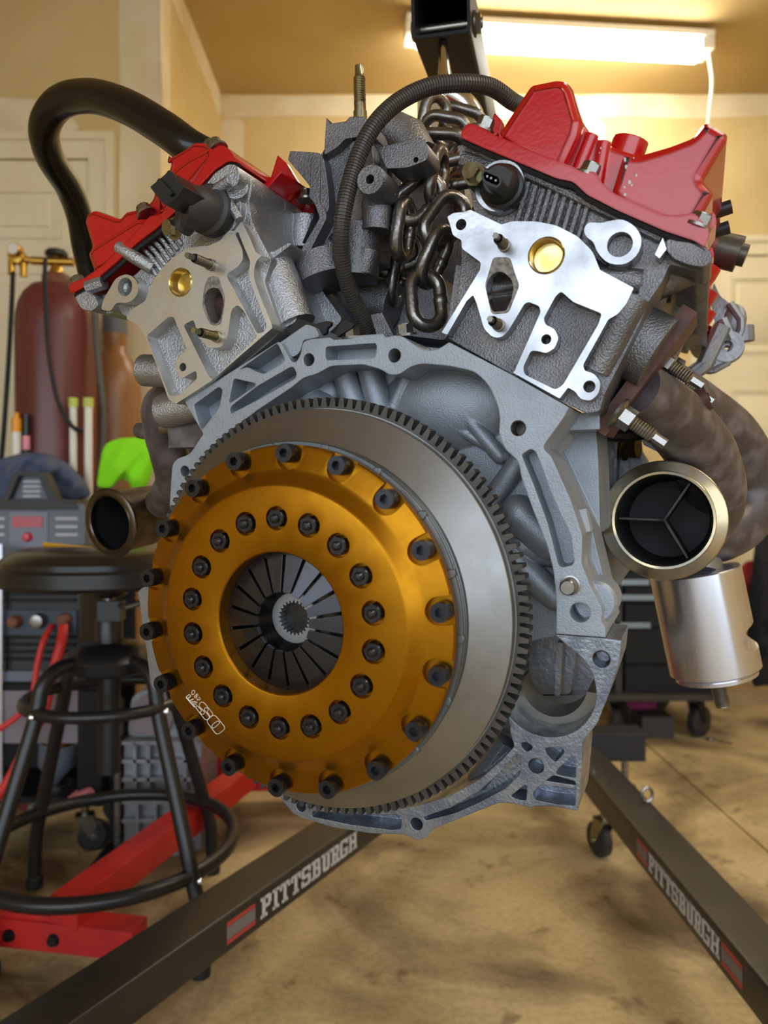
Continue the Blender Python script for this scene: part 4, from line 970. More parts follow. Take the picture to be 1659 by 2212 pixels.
lettering(lL, ML, (1.073-.558)/eL.y, (1.305-.558)/eL.y, False)
stripes(lL, ML, (1.010-.558)/eL.y, (1.062-.558)/eL.y)
cm = MB(); cm.box((.36,1.79,.19), (.52,.07,.062)); cm.box((.36,1.79,.222), (.53,.078,.004)); cm.build('base_beam', mat('hoist_base',(30,31,38),rough=.35,bev=.002), HO)
mm = MB(); mm.box((.302,1.84,.87), (.075,.075,1.40)); mm.build('mast', M_hoist, HO)
rmm = MB(); rmm.tube([(.302,1.78,.62), (.25,1.60,1.10)], .028, 20); rmm.build('ram', M_hoist, HO); rmm = MB(); rmm.tube([(.25,1.60,1.10), (.208,1.44,1.385)], .014, 16); rmm.build('ram_rod', M_chrome, HO)
def caster(parent, x, y, ztop, r=.037, w=.026, rz=0., stem=.009, m_=None, name='caster'):
    M = Matrix.Translation((x, y, 0)) @ Matrix.Rotation(rz, 4, 'Z')
    mb = MB(); mb.tube([(0,0,ztop), (0,0,2*r+.010)], stem, 12, M=M)
    mb.prism(rnd([(-.018,2*r+.012),(.018,2*r+.012),(.030,r),(.022,r-.010),(.008,r)], .006), -w/2-.004, -w/2-.001, M=M)
    mb.prism(rnd([(-.018,2*r+.012),(.018,2*r+.012),(.030,r),(.022,r-.010),(.008,r)], .006), w/2+.001, w/2+.004, M=M)
    mb.box((0,0,2*r+.012), (.040,w+.008,.004), M=M); mb.tube([M @ Vector((.018,-w/2-.007,r)), M @ Vector((.018,w/2+.007,r))], .005, 10)
    c = mb.build(name, m_ or M_zinc, parent)
    wb_ = MB(); wb_.lathe([(.006,-w/2),(r*.8,-w/2),(r,-w/2+.005),(r,w/2-.005),(r*.8,w/2),(.006,w/2)], (.018,0,r), (0,1,0), 30, M=M); wb_.build('wheel', M_wheel, c)
    return c
caster(HO, .476, 1.60, .152, rz=1.9, m_=M_yzinc); caster(HO, .585, 1.80, .157, rz=.5); caster(HO, -.435, .70, .152, rz=.9); caster(HO, .50, .62, .152, rz=1.2)
pg = MB(); pg.tube([G(1398,1716,1.40)+Vector((.010*math.cos(a),0,.013*math.sin(a))) for a in [2*PI*i/20 for i in range(20)]], .0032, 8, closed=True); pg.build('pull_ring', M_zinc, HO)
pg = MB(); pg.tube([G(1278,1705,1.55), G(1322,1708,1.55)], .008, 12); pg.tube([G(1284,1660,1.55), G(1284,1735,1.55)], .004, 8); pg.build('lock_pin', M_zinc, HO)
# boom: square tube seen from its open end
BD_ = Vector((.2135,1,.189)).normalized(); BU = BD_.cross(Vector((0,0,1))).normalized(); BW = BU.cross(BD_)
b0 = G(890,86,.785); BM = Matrix.Translation(b0) @ Matrix((BU, BD_, BW)).transposed().to_4x4()
o = rnd([(0,0),(.062,0),(.062,.072),(0,.072)], .005, 3); i_ = rnd([(.0035,.0035),(.0585,.0035),(.0585,.0685),(.0035,.0685)], .003, 2)
bo = MB(); bo.prism(o, 0, 1.18, [i_], M=BM); bo.prism(i_, .25, .26, M=BM); bo.build('boom', M_tool, HO, 40)
bt = MB(); q = lambda x, y, z: BM @ Vector((x, y, z))
bt.tube([q(-.006,.045,.026), q(.072,.045,.026)], .0055, 12)
bt.prism(hexp(.010), 0, .008, M=BM @ axisM((.062,.045,.026), (1,0,0))); bt.lathe([(0,0),(.013,0),(.013,.0015)], q(.0625,.045,.026), BU, 20)
bt.prism(hexp(.010), 0, .007, M=BM @ axisM((-.007,.045,.026), (1,0,0))); bt.build('boom_bolt', M_zinc, HO)
rd = MB(); h0 = q(.031,.014,.004); h1 = G(962,182,.775)
rd.tube([h0, h0.lerp(h1,.5), h1, h1+Vector((0,0,-.012))], [.0052,.0058,.0085,.010], 18)
hk = [h1+Vector((.004,0,-.010)), h1+Vector((.022,0,-.022)), h1+Vector((.030,.0,-.040)), h1+Vector((.022,0,-.060)), h1+Vector((.0,0,-.066)), h1+Vector((-.018,0,-.056)), h1+Vector((-.022,0,-.036))]
hk = spl(hk, 6); rd.tube(hk, [.0100+.002*math.sin(PI*j/len(hk)) if j < len(hk)*.7 else .0100*(1-.6*(j/len(hk)-.7)/.3) for j in range(len(hk))], 16, flat=1.0)
rd.box(h1+Vector((-.004,.006,-.020)), (.050,.006,.050)); rd.build('hook', M_chrome, HO)
# ------------------------------------------------------------------ lifting chain
CH = thing('lifting_chain', 'dark steel lifting chain bunched between the two cylinder heads', 'chain', G(940,256,.66))
def link_mesh(L=.053, W=.0345, r=.0053):
    a = L/2-r-(W/2-r); R = W/2-r; p = []
    for k in range(13): t = -PI/2+PI*k/12; p.append((R*math.sin(t)*1.0, 0, a+R*math.cos(t)))
    for k in range(13): t = PI/2+PI*k/12; p.append((R*math.sin(t), 0, -a+R*math.cos(t)))
    mb = MB(); mb.tube(p, r, 14, closed=True)
    mb.tube([(R-.0,0,-.0035),(R,0,-.002),(R,0,.002),(R,0,.0035)], [r,r*1.12,r*1.12,r], 14, cap=False); return mb.mesh('chain_link', M_steel, 60)
LINK = link_mesh()
def link(px, py, ang, roll, Y, yaw=0., s=1.):
    """ang: long axis in the picture plane from vertical; roll about the long axis; yaw tips it away from us"""
    M = Matrix.Translation(G(px, py, Y)) @ Matrix.Rotation(math.radians(ang), 4, 'Y') @ Matrix.Rotation(math.radians(yaw), 4, 'X') @ Matrix.Rotation(math.radians(roll), 4, 'Z') @ Matrix.Diagonal((s,s,s,1))
    o = put('chain_link', LINK, CH); o.matrix_world = M; o.parent = CH; o.matrix_parent_inverse = CH.matrix_world.inverted() if False else Matrix.Translation(-Vector(CH.location))
    return o
for a in ((937,262,12,30,.70,8),(962,284,108,35,.69,15),(1000,262,112,60,.74,10),(955,318,100,55,.665,15),(944,384,12,68,.600,-8),(978,374,82,60,.62,10),
          (903,430,50,8,.595,-6),(872,497,8,66,.588,0),(858,548,75,15,.63,10),(858,600,10,75,.64,0),(961,476,34,14,.592,-6),(939,556,24,62,.585,5),(921,648,-4,16,.580,-6),
          (985,330,40,80,.69,20),(1005,420,150,50,.66,20),(915,352,60,70,.68,20)):
    link(*a)
# ------------------------------------------------------------------ workshop stool
SX, SY = -.4975, 1.34
ST = thing('workshop_stool', 'black round workshop stool with a padded seat and two foot rings', 'stool', (SX, SY, 0))
mb = MB(); mb.lathe([(0,.655),(.183,.655),(.187,.650),(.187,.628),(.180,.622),(0,.622)], seg=56, axis=(0,0,1)); mb.build('seat_rim', M_stool, ST)
mb = MB(); mb.lathe([(0,.690),(.08,.690),(.14,.686),(.168,.676),(.180,.664),(.180,.655),(0,.655)], seg=56, axis=(0,0,1)); mb.build('seat', M_seat, ST)
mb = MB(); mb.tube([(0,0,.622),(0,0,.46)], .011, 16); mb.build('piston', M_chrome, ST)
mb = MB(); mb.lathe([(0,.560),(.022,.560),(.024,.556),(.024,.512),(0,.512)], axis=(0,0,1), seg=28); mb.lathe([(0,.46),(.020,.46),(.020,.28),(0,.28)], axis=(0,0,1), seg=24); mb.lathe([(.0,.63),(.045,.628),(.03,.60),(0,.59)], axis=(0,0,1), seg=24); mb.box((.012,-.02,.575),(.04,.03,.035)); mb.build('column', M_stool, ST)
mb = MB(); mb.tube([(.02,-.02,.585),(.05,-.05,.585),(.10,-.05,.60)], .0055, 10); mb.build('lever', M_zinc, ST)
mb = MB(); mb.lathe([(.018,.516),(.050,.514),(.072,.498),(.078,.486),(.074,.466),(.060,.460),(.018,.460)], axis=(0,0,1), seg=40); mb.build('hub_plate', M_stool, ST)
for a in (-35, 55, 145, 235):
    c_, s_ = math.cos(math.radians(a)), math.sin(math.radians(a))
    P = spl([Vector((r*c_, r*s_, z)) for r, z in ((.05,.485),(.095,.484),(.126,.46),(.138,.41),(.175,.30),(.222,.16),(.240,.10),(.245,.03),(.245,0))], 5)
    lg = MB().tube(P, .0128, 14).build('leg', M_stool, ST, 60)
    MB().lathe([(0,0),(.016,0),(.016,.02),(.0128,.024)], P[-1], (0,0,1), 16).build('foot', M_gasket, lg)
    for r, z in ((.152,.416),(.236,.155)):
        mb = MB(); mb.lathe([(0,.004),(.004,.002),(.005,0)], (r*c_*1.0-.0135*s_, r*s_+.0135*c_*0-.012, z), (0,-1,.2), 12); mb.build('screw', M_chrome, lg)
for nme, r, z, t in (('foot_ring',.222,.155,.0125), ('brace_ring',.140,.416,.0105)):
    MB().tube([(r*math.cos(2*PI*i/48), r*math.sin(2*PI*i/48), z) for i in range(48)], t, 12, closed=True).build(nme, M_stool, ST, 60)
# things lying on the seat
ys = MB(); ys.tube([G(96,1176,1.33), G(140,1181,1.30), G(200,1186,1.27)], .004, 8); tag(ys.build('yellow_strap', M_yellow), 'thin yellow strap lying across the stool seat', 'strap')
# ------------------------------------------------------------------ red engine stand
ES = thing('engine_stand', 'red steel engine stand lying low behind the hoist leg', 'engine stand', (-.45,1.2,0))
def wpart(mb, name, m_, root, ang=35, label=None):
    o = mb.build(name, m_, root, ang, label); o.matrix_parent_inverse = Matrix.Translation(-Vector(root.location)); return o
ed = Vector((.218,-.038,0)).normalized(); en = Vector((-ed.y, ed.x, 0))
XM = Matrix.Translation((-.392,1.153,0)) @ Matrix((ed, en, Vector((0,0,1)))).transposed().to_4x4()
mb = MB(); mb.box((-.26,.024,.0725), (.52,.048,.045), M=XM); wpart(mb, 'front_beam', M_redp, ES)
mb = MB(); mb.box((-.20,.030,.099), (.19,.050,.008), M=XM); wpart(mb, 'beam_plate', M_redp, ES)
for x in (-.135,-.213):
    mb = prof_bolt_hex(.0085,.006,1.25); wpart(MB().add([tuple(XM @ axisM((x,0,.070),(0,1,0)) @ Vector(v)) for v in mb.v], mb.f), 'hex_bolt', M_black, ES)
d2 = Vector((.09,.316,0)).normalized(); n2 = Vector((-d2.y, d2.x, 0))
BM2 = Matrix.Translation((-.481,1.177,0)) @ Matrix((d2, n2, Vector((0,0,1)))).transposed().to_4x4()
mb = MB(); mb.box((.375,.025,.114), (.77,.052,.051), M=BM2); wpart(mb, 'long_beam', M_redp, ES)
mb = MB(); mb.box((-.37,1.90,.10), (.44,.06,.110)); wpart(mb, 'rear_beam', M_redp, ES)
for x in (-.66,):
    wh = MB(); wh.lathe([(.006,-.011),(.018,-.012),(.030,-.009),(.034,-.010),(.036,-.006),(.036,.010),(.006,.010)], (-.635,1.150,.036), (0,1,0), 32); w_ = wpart(wh, 'wheel', M_wheel, ES)
    hl_ = MB()
    for k in range(6):
        a = 2*PI*k/6; hl_.lathe([(0,-.0005),(.0048,-.0005),(.0048,.002)], (-.635+.021*math.cos(a), 1.1395, .036+.021*math.sin(a)), (0,1,0), 14)
    wpart(hl_, 'wheel_holes', mat('hole_tan',(170,140,96),rough=.8), ES)
mb = MB(); mb.box((-.635,1.160,.0735), (.05,.05,.006)); wpart(mb, 'fork', M_redp, ES)
for x in (-.56,-.20):
    wh = MB(); wh.lathe([(.006,-.012),(.023,-.012),(.023,.012),(.006,.012)], (x,1.90,.0229), (1,0,0), 24); wpart(wh, 'wheel', M_wheel, ES); wpart(MB().box((x,1.90,.040),(.03,.03,.012)), 'fork', M_redp, ES)
# ------------------------------------------------------------------ welding cart with two machines
CT = thing('welding_cart', 'black welding cart with a silver edged front post', 'cart', (-.80,1.8,0))
mb = MB(); mb.box((-.856,1.73,.365), (.486,.20,.014)); mb.box((-.856,1.73,.115), (.486,.20,.014)); mb.box((-.856,1.825,.355),(.486,.012,.48)); wpart(mb, 'shelves', M_tool, CT)
wpart(MB().box((-.842,1.625,.40), (.016,.016,.56)), 'post', M_alu, CT, label='bare silver front post')
wpart(MB().box((-.640,1.63,.235), (.052,.04,.25)), 'post', M_tool, CT); wpart(MB().box((-1.09,1.63,.25), (.03,.03,.27)), 'post', M_tool, CT)
wpart(MB().box((-.73,1.632,.30), (.215,.012,.115)), 'panel', M_ptan, CT)
rs = MB().box((-.84,1.8405,.6475), (.40,.020,.014)); rs.box((-1.03,1.8405,.52), (.02,.018,.26)); rs.box((-.66,1.8405,.52), (.02,.018,.26)); wpart(rs, 'rod_shelf', M_tool, CT)
c_ = caster(CT, -.662, 1.64, .112, r=.034, w=.024, rz=.3); c_.matrix_parent_inverse = Matrix.Translation(-Vector(CT.location))
for x, y in ((-1.07,1.66),(-1.07,1.80),(-.665,1.80)):
    c_ = caster(CT, x, y, .112, r=.034, w=.024); c_.matrix_parent_inverse = Matrix.Translation(-Vector(CT.location))
PS = thing('power_source', 'black welding power source with red cables plugged into its front', 'welder', (-.74,1.80,.372))
mb = MB(); mb.box((-.757,1.727,.485), (.165,.168,.226)); wpart(mb, 'case', M_wtop, PS)
for k in range(4): wpart(MB().box((-.757,1.638,.425+.016*k), (.150,.006,.006)), 'louver', M_tool, PS)
for k in range(3): wpart(MB().box((-.757,1.638,.555+.014*k), (.150,.006,.006)), 'louver', M_tool, PS)
wpart(MB().box((-.757,1.638,.505), (.155,.006,.055)), 'socket_panel', mat('panel_blue',(54,66,80),rough=.5), PS)
wpart(MB().box((-.757,1.636,.388), (.158,.008,.022)), 'front_rail', M_weld, PS)
for px, py, m_, r in ((35,1342,M_rust,.014), (86,1340,M_zinc,.017), (140,1338,M_rust,.015)):
    p = G(px, py, 1.634); mb = MB(); mb.lathe([(0,-.022),(r*.8,-.020),(r,-.010),(r,.004)], p, (0,1,0), 20); wpart(mb, 'socket', m_, PS)
for pts, r in (((( 138,1345),(132,1390),(112,1460),(94,1540),(62,1600),(22,1680),(-20,1740)), .0105), (((112,1352),(94,1385),(80,1440),(70,1500),(40,1545),(-10,1580)), .0065)):
    P = [G(x, y, 1.600-.01*k) for k, (x, y) in enumerate(pts)]; P[0] = G(pts[0][0], pts[0][1], 1.63)
    wpart(MB().tube(spl(P, 6), r, 12), 'cable', M_cableR, PS, 60)
UW = thing('welder', 'grey welding machine with a black top grip and a small red display', 'welder', (-.86,1.80,.6))
mb = MB(); mb.box((-.875,1.75,.69), (.40,.16,.155)); mb.box((-.86,1.75,.606),(.36,.15,.014)); wpart(mb, 'case', M_weld, UW)
hg = MB(); P = [(-.93,.765),(-.86,.770),(-.835,.840),(-.765,.842),(-.735,.775),(-.69,.766),(-.69,.755),(-.93,.755)]
hg.prism(rnd(P,.012), 1.665, 1.70, [[(-.845,.775),(-.822,.832),(-.778,.832),(-.755,.775)]]); hg.prism([(-1.07,.755),(-.69,.755),(-.70,.778),(-1.07,.785)], 1.67, 1.83); wpart(hg, 'top_grip', M_wtop, UW)
wpart(MB().prism([(-.845,.775),(-.822,.832),(-.778,.832),(-.755,.775)], 1.685, 1.70), 'grip_plate', M_weld, UW)
pl = MB()
for k in range(4): pl.box((-.800,1.683,.786+.011*k), (.040,.002,.005))
for x, w0 in ((-.715,.05),(-.875,.04)):
    for k in range(3): pl.box((x,1.669,.735-.018*k), (w0,.002,.006))
wpart(pl, 'printing', M_print, UW)['kind'] = 'stuff'
wpart(MB().box((-.802,1.668,.728), (.068,.006,.024)), 'display', M_disp, UW)
kb = MB(); kb.lathe([(0,-.012),(.008,-.011),(.011,-.004),(.012,.003)], (-.802,1.668,.694), (0,1,0), 22); wpart(kb, 'knob', M_knob, UW)
wpart(MB().box((-.800,1.669,.71), (.085,.004,.078)), 'control_panel', mat('panel_lilac',(124,130,148),rough=.5), UW)
# ------------------------------------------------------------------ gas cylinders and hoses by the door wall
def bottle(name, label, px, Y, r, prof, m_):
    x = (px-829.5)/F*Y; t = thing(name, label, 'gas cylinder', (x, Y, 0))
    MB().lathe([(0,.0),(r,.0)]+[(r*a, z) for a, z in prof], axis=(0,0,1), seg=40).build('body', m_, t, 50)
    return t, x
t, x = bottle('gas_cylinder', 'large maroon gas cylinder with brass regulator on top', 122, 1.95, .100, [(1,1.235),(.985,1.262),(.93,1.292),(.82,1.318),(.64,1.338),(.42,1.346),(0,1.346)], M_maroon)
MB().lathe([(.034,1.334),(.036,1.340),(.036,1.368),(.032,1.374),(0,1.374)], axis=(0,0,1), seg=28).build('neck_ring', M_rust, t)
mb = MB(); mb.lathe([(.016,1.370),(.018,1.384),(.012,1.396),(.012,1.425),(0,1.425)], axis=(0,0,1), seg=18); mb.tube([(-.06,-.01,1.408),(.05,-.01,1.404)], .011, 14); mb.build('valve', M_brass, t)
MB().lathe([(0,1.440),(.024,1.438),(.029,1.432),(.029,1.424),(.020,1.420),(0,1.420)], axis=(0,0,1), seg=24).build('handwheel', M_stool, t)
rg = MB(); rg.tube([(-.118,-.015,1.412),(-.055,-.012,1.408)], .008, 12); rg.lathe([(0,-.018),(.016,-.016),(.020,0),(.018,.02),(0,.022)], (-.092,-.012,1.414), (0,1,0), 20); rg.tube([(-.112,-.012,1.43),(-.112,-.012,1.37)], .009, 12); rg.tube([(-.08,-.014,1.40),(-.08,-.014,1.365)], .009, 12); rg.build('regulator', M_brass, t)
gg = MB(); gg.lathe([(0,-.034),(.016,-.034),(.0175,-.030),(.0175,-.012)], (-.092,-.012,1.428), (0,1,0), 24); gg.build('gauge', M_brass, t)
ga = MB(); ga.lathe([(0,-.0345),(.0145,-.0345),(.0145,-.0335)], (-.092,-.012,1.428), (0,1,0), 24); ga.build('gauge_face', M_glass, t)
t2, x2 = bottle('gas_cylinder', 'brown gas cylinder with grey banded cap', 248, 2.135, .072, [(1,1.085),(.98,1.115),(.90,1.150),(.72,1.185),(.45,1.205),(.42,1.235),(0,1.235)], M_brown)
MB().lathe([(.030,1.226),(.033,1.232),(.033,1.262),(.030,1.266),(0,1.266)], axis=(0,0,1), seg=24).build('neck_ring', M_brown, t2)
MB().lathe([(.034,1.262),(.035,1.31),(.0,1.31)], axis=(0,0,1), seg=24).build('valve_cap', M_stool if False else mat('cap_grey',(98,104,108),rough=.5), t2)
MB().lathe([(.034,1.308),(.033,1.345),(.026,1.36),(0,1.36)], axis=(0,0,1), seg=24).build('cap_top', M_brown, t2)
def hose(pts, r, m_, label):
    mb = MB().tube(spl([G(*p) for p in pts], 6), r, 10); return tag(mb.build('gas_hose', m_, None, 60), label, 'hose')
hose(((28,588,1.91),(26,640,1.90),(22,720,1.90),(16,820,1.89),(9,920,1.88),(2,1000,1.86),(-8,1080,1.84)), .006, M_gasket, 'straight black hose hanging from the brass regulator gauge')
hose(((98,560,1.83),(97,600,1.82),(100,680,1.82),(103,740,1.82),(112,810,1.82),(126,868,1.82),(148,912,1.82),(172,930,1.84),(200,930,1.90)), .0055, M_gasket, 'thin black hose looping in front of the maroon cylinder')
hose(((205,640,1.92),(208,720,1.92),(215,800,1.92),(223,880,1.92),(222,960,1.91),(213,1040,1.90),(206,1100,1.89)), .0085, mat('hose_grey',(82,78,72),rough=.5), 'grey hose running down between the two gas cylinders')
# tubes standing behind the welder
def rod(px, y0, y1, Y, r, segs, label, name, cat):
    p = G(px, y1, Y); t = thing(name, label, cat, p); z = 0; H_ = (y1-y0)/F*Y
    for a, b, m_, k, nm in segs:
        MB().lathe([(0,a*H_),(r*k,a*H_),(r*k,b*H_),(0,b*H_)], axis=(0,0,1), seg=18).build(nm, m_, t)
rod(158,860,1189,1.84,.0105,((0,.94,M_white,.85,'tube'),(.94,1,M_lime,1.1,'cap')),'shorter white filler rod tube with lime cap','rod_tube','tube')
rod(191,860,1189,1.84,.0115,((0,.94,M_white,.85,'tube'),(.94,1,M_lime,1.1,'cap')),'white filler rod tube with lime cap nearest the grey hose','rod_tube','tube')
rod(36,892,1189,1.84,.0125,((0,.86,M_white,.9,'tube'),(.86,.96,M_orange,1.0,'cap'),(.96,1,M_orange,.5,'nozzle')),'white sealant tube with orange cap beside the regulator hose','sealant_tube','tube')
rod(57,895,1189,1.84,.0095,((0,.74,M_stool,.8,'shaft'),(.74,.84,M_pink,.95,'band'),(.84,1,M_stool,.85,'cap')),'black marker with pink band beside the orange capped tube','marker','marker')
# cloths
def cloth(name, outline, Y0, th, m_, label, cat, amp=.012, nx=22, nz=18, sag=None, holes=None):
    """draped sheet: a bulging, folded skin with thickness filling the outline"""
    xs = [p[0] for p in outline]; zs = [p[1] for p in outline]; P = [Vector(p) for p in outline]
    from mathutils.geometry import intersect_point_line
    def inside(x, y):
        c = False; j = len(P)-1
        for i in range(len(P)):
            if (P[i].y > y) != (P[j].y > y) and x < (P[j].x-P[i].x)*(y-P[i].y)/(P[j].y-P[i].y)+P[i].x: c = not c
            j = i
        return c
    def dist(x, y):
        best = 9e9
        for i in range(len(P)):
            a, b = P[i-1], P[i]; q = Vector((x, y)); t_ = max(0, min(1, (q-a).dot(b-a)/max(1e-9,(b-a).length_squared))); best = min(best, (q-a-t_*(b-a)).length)
        return best
    out = rnd(outline, 14, 3); vs = []; fs = []; idx = {}
    x0, x1, y0, y1 = min(xs), max(xs), min(zs), max(zs); mb = MB()
    # concentric rings from outline to its middle
    cx = sum(p[0] for p in out)/len(out); cy = sum(p[1] for p in out)/len(out); K = 12; n = len(out)
    for s in (-1, 1):
        base = len(vs)
        for k in range(K+1):
            t_ = k/K; f_ = math.sin(t_*PI/2)**.8
            for (x, y) in out:
                px_, py_ = x+(cx-x)*t_, y+(cy-y)*t_
                w_ = math.sin(px_*.085+py_*.03)+.7*math.sin(py_*.10-px_*.05+1)+.5*math.sin(px_*.16+py_*.12)
                Yp = Y0-s*th*f_-amp*w_*f_*(1 if s > 0 else .3)
                vs.append(tuple(G(px_, py_, Yp)))
        for k in range(K):
            for i in range(n):
                j = (i+1) % n; fs.append((base+k*n+i, base+k*n+j, base+(k+1)*n+j, base+(k+1)*n+i))
    mb.add(vs, fs); return tag(mb.build(name, m_, None, 80), label, cat)
cloth('rag', [(-20,1000),(20,985),(60,976),(110,982),(150,1002),(185,1040),(200,1072),(150,1085),(60,1090),(-20,1090)], 1.78, .04, M_denim, 'crumpled blue cloth heaped on top of the welder', 'rag', amp=.02)
cloth('safety_shirt', [(230,957),(258,946),(300,945),(326,950),(334,975),(330,1020),(318,1050),(300,1062),(284,1055),(278,1040),(262,1034),(248,1045),(238,1058),(208,1052),(212,1020),(220,975)], 1.63, .03, M_neon, 'bright neon green cloth hung beside the brown cylinder', 'cloth', amp=.006)
bx = MB(); bx.box((-.600,1.650,.41), (.016,.024,.78)); bx.box((-.600,1.575,.01),(.016,.17,.02))
tag(bx.build('stand', M_tool), 'black upright stand under the neon green cloth', 'stand')
# parts lying on the lower cart shelf
lp = thing('work_lamp', 'round grey work lamp head on the lower cart shelf', 'lamp', G(118,1690,1.70))
MB().lathe([(0,.118),(.030,.116),(.042,.10),(.040,.045),(.022,.02),(.012,.0),(0,0)], axis=(.15,-.1,1), seg=28).build('shade', M_weld, lp)
MB().lathe([(.041,.100),(.044,.112),(.036,.12)], axis=(.15,-.1,1), seg=28).build('rim', M_brass, lp)
MB().lathe([(0,.12),(.02,.12),(.048,.155),(.05,.18),(.02,.20),(0,.20)], axis=(.25,.1,1), seg=24).build('hood', M_wtop, lp)
for k, (px, py, r, m_) in enumerate(((122,1738,.036,M_zinc), (128,1718,.034,M_chrome), (126,1700,.030,M_zinc))):
    mb = MB(); mb.lathe([(r*.72,0),(r,0),(r,.012),(r*.72,.012),(r*.72,0)], G(px,py,1.70), (.05,-.05,1), 28); tag(mb.build('bearing_ring', m_), ['steel ring at the bottom of the stack on the cart shelf','bright chromed ring in the middle of the stack','small steel ring on top of the stack of rings'][k], 'ring', 'rings on the cart shelf')
for k, (px, py) in enumerate(((70,1742),(82,1728),(92,1752),(100,1742))):
    mb = prof_bolt_hex(.007,.010); M = Matrix.Translation(G(px,py,1.67)) @ Matrix.Rotation(k*1.3,4,'X') @ Matrix.Rotation(k,4,'Z')
    tag(MB().add([tuple(M @ Vector(v)) for v in mb.v], mb.f).build('loose_bolt', M_zinc), ['loose bolt on the cart shelf farthest from the steel rings','loose bolt on the cart shelf set back behind the others','loose bolt on the cart shelf nearest its front edge','loose bolt on the cart shelf touching the steel rings'][k], 'bolt', 'loose bolts on the cart shelf')
pk = MB(); pk.prism(rnd([G(143,1733,1.6).xz[:] if hasattr(Vector,'xz') else (0,0) for _ in ()]+[(G(x,y,1.60).x,G(x,y,1.60).z) for x, y in ((140,1737),(150,1718),(168,1712),(192,1703),(200,1712),(202,1724),(180,1732))], .006), 1.585, 1.625)
tag(pk.build('bottle_cap', M_pink), 'pink plastic piece lying by the cart caster', 'plastic piece')
# grey gearbox casting on the floor behind the stool
gb = thing('gearbox', 'grey ribbed aluminium gearbox casting standing on the floor behind the stool', 'gearbox', (-.50,1.70,0))
mb = MB(); X0, X1 = -.585, -.40
mb.box((-.49,1.72,.125), (.17,.16,.245)); mb.box((-.50,1.70,.010),(.16,.17,.02)); mb.prism(rnd([(X0+.01,.245),(X1,.245),(X1,.345),(-.47,.375),(X0+.02,.34)], .02), 1.66, 1.78)
for z in (.075,.115,.165,.205,.245): mb.box((-.49,1.630,z), (.165,.024,.007))
for x in (-.545,-.515,-.475,-.435): mb.box((x,1.630,.19), (.007,.024,.11))
for x in (-.54,-.50,-.45): mb.box((x,1.630,.07), (.006,.022,.12))
gbo = wpart(mb, 'housing', M_cast, gb)
fb = MB(); fb.box((-.586,1.64,.17), (.012,.03,.33)); wpart(fb, 'flange', M_zinc, gb)
pl_ = MB(); pl_.prism(rnd([(-.565,.255),(-.48,.255),(-.46,.33),(-.50,.36),(-.555,.33)], .015), 1.645, 1.662); wpart(pl_, 'cover_plate', M_ptan, gb)
# ------------------------------------------------------------------ right: tool chest, jacket, floor clutter
TCH = thing('tool_chest', 'black rolling tool chest with grey drawer pulls', 'tool chest', (.92,2.6,0))
YF = 2.45
mb = MB(); mb.box((.92,2.66,.49), (.37,.40,.66)); wpart(mb, 'case', M_tool, TCH)
zs = [(.150,.245),(.252,.365),(.372,.445),(.452,.505),(.512,.558),(.565,.61),(.617,.70),(.707,.80)]
for a, b in zs:
    d_ = wpart(MB().box((.945,YF+.0, (a+b)/2), (.30,.022,b-a)), 'drawer', M_tool, TCH)
for z in (.367,.459,.512,.60):
    pass
for z, x0, x1 in ((.379,.772,.872),(.470,.775,.888),(.520,.775,.868)):
    wpart(MB().box(((x0+x1)/2,YF-.020,z), (x1-x0,.014,.018)), 'drawer_pull', M_handle, TCH)
wpart(MB().box((.775,YF+.004,.48), (.022,.012,.66)), 'corner_post', M_hoist, TCH)
wpart(MB().box((.92,2.62,.148), (.39,.44,.022)), 'base_rail', M_hoist, TCH)
for x, y in ((1.04,2.47),(.78,2.47),(1.04,2.82),(.78,2.82)):
    c_ = caster(TCH, x, y, .14, r=.052, w=.034, rz=.6, m_=M_tool); c_.matrix_parent_inverse = Matrix.Translation(-Vector(TCH.location))
cloth('shop_towel', [(1330,1520),(1345,1508),(1400,1506),(1420,1515),(1418,1540),(1380,1545),(1352,1552),(1340,1572),(1328,1560)], 2.58, .03, M_mag, 'magenta cloth stuffed under the tool chest', 'cloth', amp=.006)
bx = MB(); bx.box((.908,2.50,.036), (.105,.09,.07)); tag(bx.build('storage_box', mat('dark_box',(46,44,44),rough=.6,bev=.004)), 'low dark grey box on the floor under the tool chest', 'box')
wr = MB(); a = GF(1534,1595,.006); b = GF(1580,1606,.006); wr.tube([a, b], .004, 8, flat=.6); wr.tube([a+Vector((.012*math.cos(t_),.012*math.sin(t_),0)) for t_ in [2*PI*i/14 for i in range(14)]], .0035, 6, closed=True)
wr.build('wrench', M_zinc); tag(bpy.data.objects['wrench'], 'small steel wrench lying on the floor beside the chest caster', 'wrench')
jk = [(1592,1186),(1615,1172),(1680,1160),(1740,1180),(1745,1480),(1700,1492),(1640,1478),(1612,1470),(1604,1400),(1600,1300)]
j = cloth('jacket', [(1632,1165),(1660,1150),(1760,1165),(1790,1480),(1700,1488),(1650,1480),(1628,1486),(1614,1440),(1612,1330)], 2.60, .07, M_coat, 'black jacket hanging in front of the panelled door at right', 'jacket', amp=.01)
k = cloth('bag', [(1600,1225),(1612,1212),(1632,1210),(1636,1345),(1622,1352),(1598,1346),(1597,1300)], 2.70, .04, M_rbag, 'red fabric bag beside the black jacket', 'bag', amp=.004)
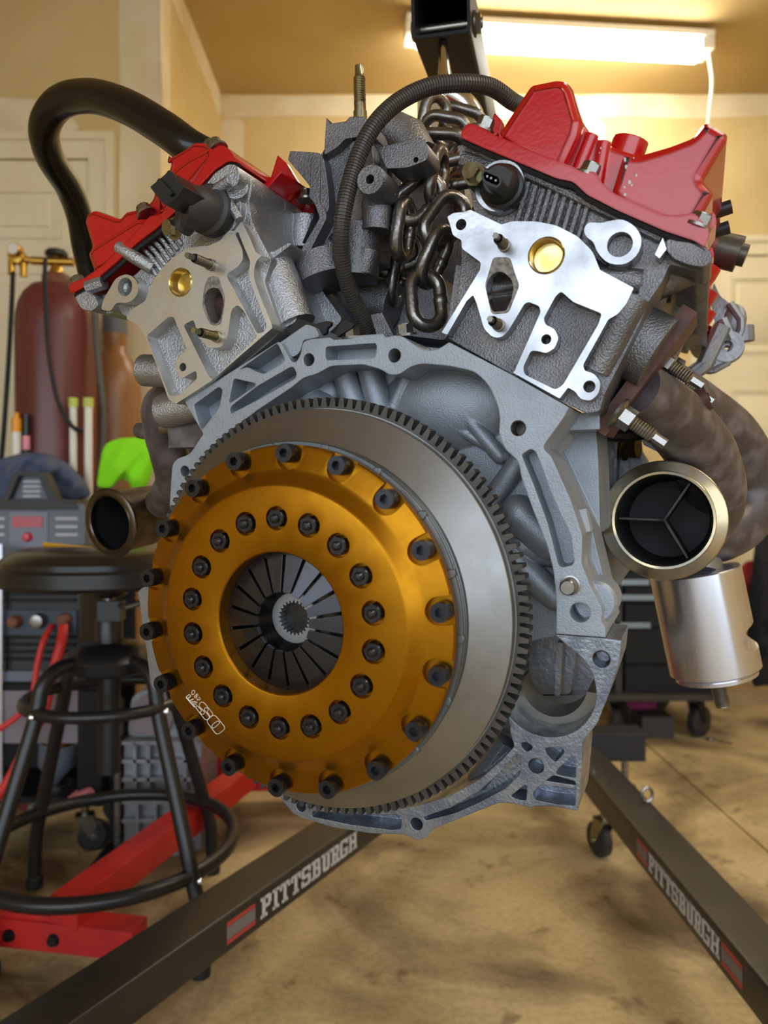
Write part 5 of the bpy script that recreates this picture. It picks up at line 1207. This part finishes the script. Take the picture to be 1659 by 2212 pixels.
sp2 = MB(); sp2.tube([G(1612,1214,2.70), G(1618,1170,2.74), G(1660,1125,2.86), G(1690,1114,2.98)], .006, 8); wpart(sp2, 'strap', M_rbag, k) if False else None
hkx = MB(); hkx.tube([G(1690,1150,2.62), G(1690,1120,2.80), G(1690,1115,3.02)], .006, 8); hkx.lathe([(0,0),(.02,0),(.02,-.008),(0,-.008)], G(1690,1115,3.03), (0,1,0), 14); tag(hkx.build('coat_hook', M_zinc), 'steel hook holding the black jacket', 'hook')
# ------------------------------------------------------------------ ceiling lamps: one in view, two added out of view as fill
def fixture(x0, x1, y0, y1, z, label, cord=False):
    a = Vector((x0,y0,z)); b = Vector((x1,y1,z)); e = (b-a).normalized(); n = Vector((-e.y,e.x,0)); L = (b-a).length
    M = Matrix.Translation(a) @ Matrix((e, n, Vector((0,0,1)))).transposed().to_4x4()
    t = thing('ceiling_light', label, 'ceiling light', a)
    MI = Matrix.Translation(-a)
    def p(mb, nm, m_):
        o = mb.build(nm, m_, t, 40); o.matrix_parent_inverse = MI; return o
    p(MB().box((L/2,0,.038), (L,.10,.022), M=M), 'housing', M_fix)
    p(MB().box((.020,0,.012), (.045,.085,.052), M=M), 'end_cap', M_fix); p(MB().box((L-.020,0,.012), (.045,.085,.052), M=M), 'end_cap', M_fix)
    mb = MB(); mb.lathe([(.043,.043),(.043,L-.043)], a+Vector((0,0,.006)), e, 24); p(mb, 'lamp_tube', M_lamp)
    if cord:
        c = b-e*.012+n*-.02
        P = spl([c, c+Vector((.01,0,-.06)), c+Vector((.016,0,-.13)), c+Vector((.004,0,-.25)), c+Vector((-.012,0,-.42)), c+Vector((-.02,0,-.62))], 5)
        p(MB().tube(P, .006, 8), 'pull_cord', M_fix)
    return t
fixture(.075,1.165,2.575,2.665,2.405,'long bright fluorescent lamp under the ceiling behind the boom', True)
fixture(.9,1.9,-.7,-.7,2.405,'added unseen fluorescent lamp on the ceiling nearest the open garage door')  # added fill lamp behind the camera, kept right, out of the metal's reflections
fixture(.9,1.9,.75,.75,2.405,'added unseen fluorescent lamp on the ceiling over the right side of the engine')  # second added lamp out of frame, there only to brighten the room
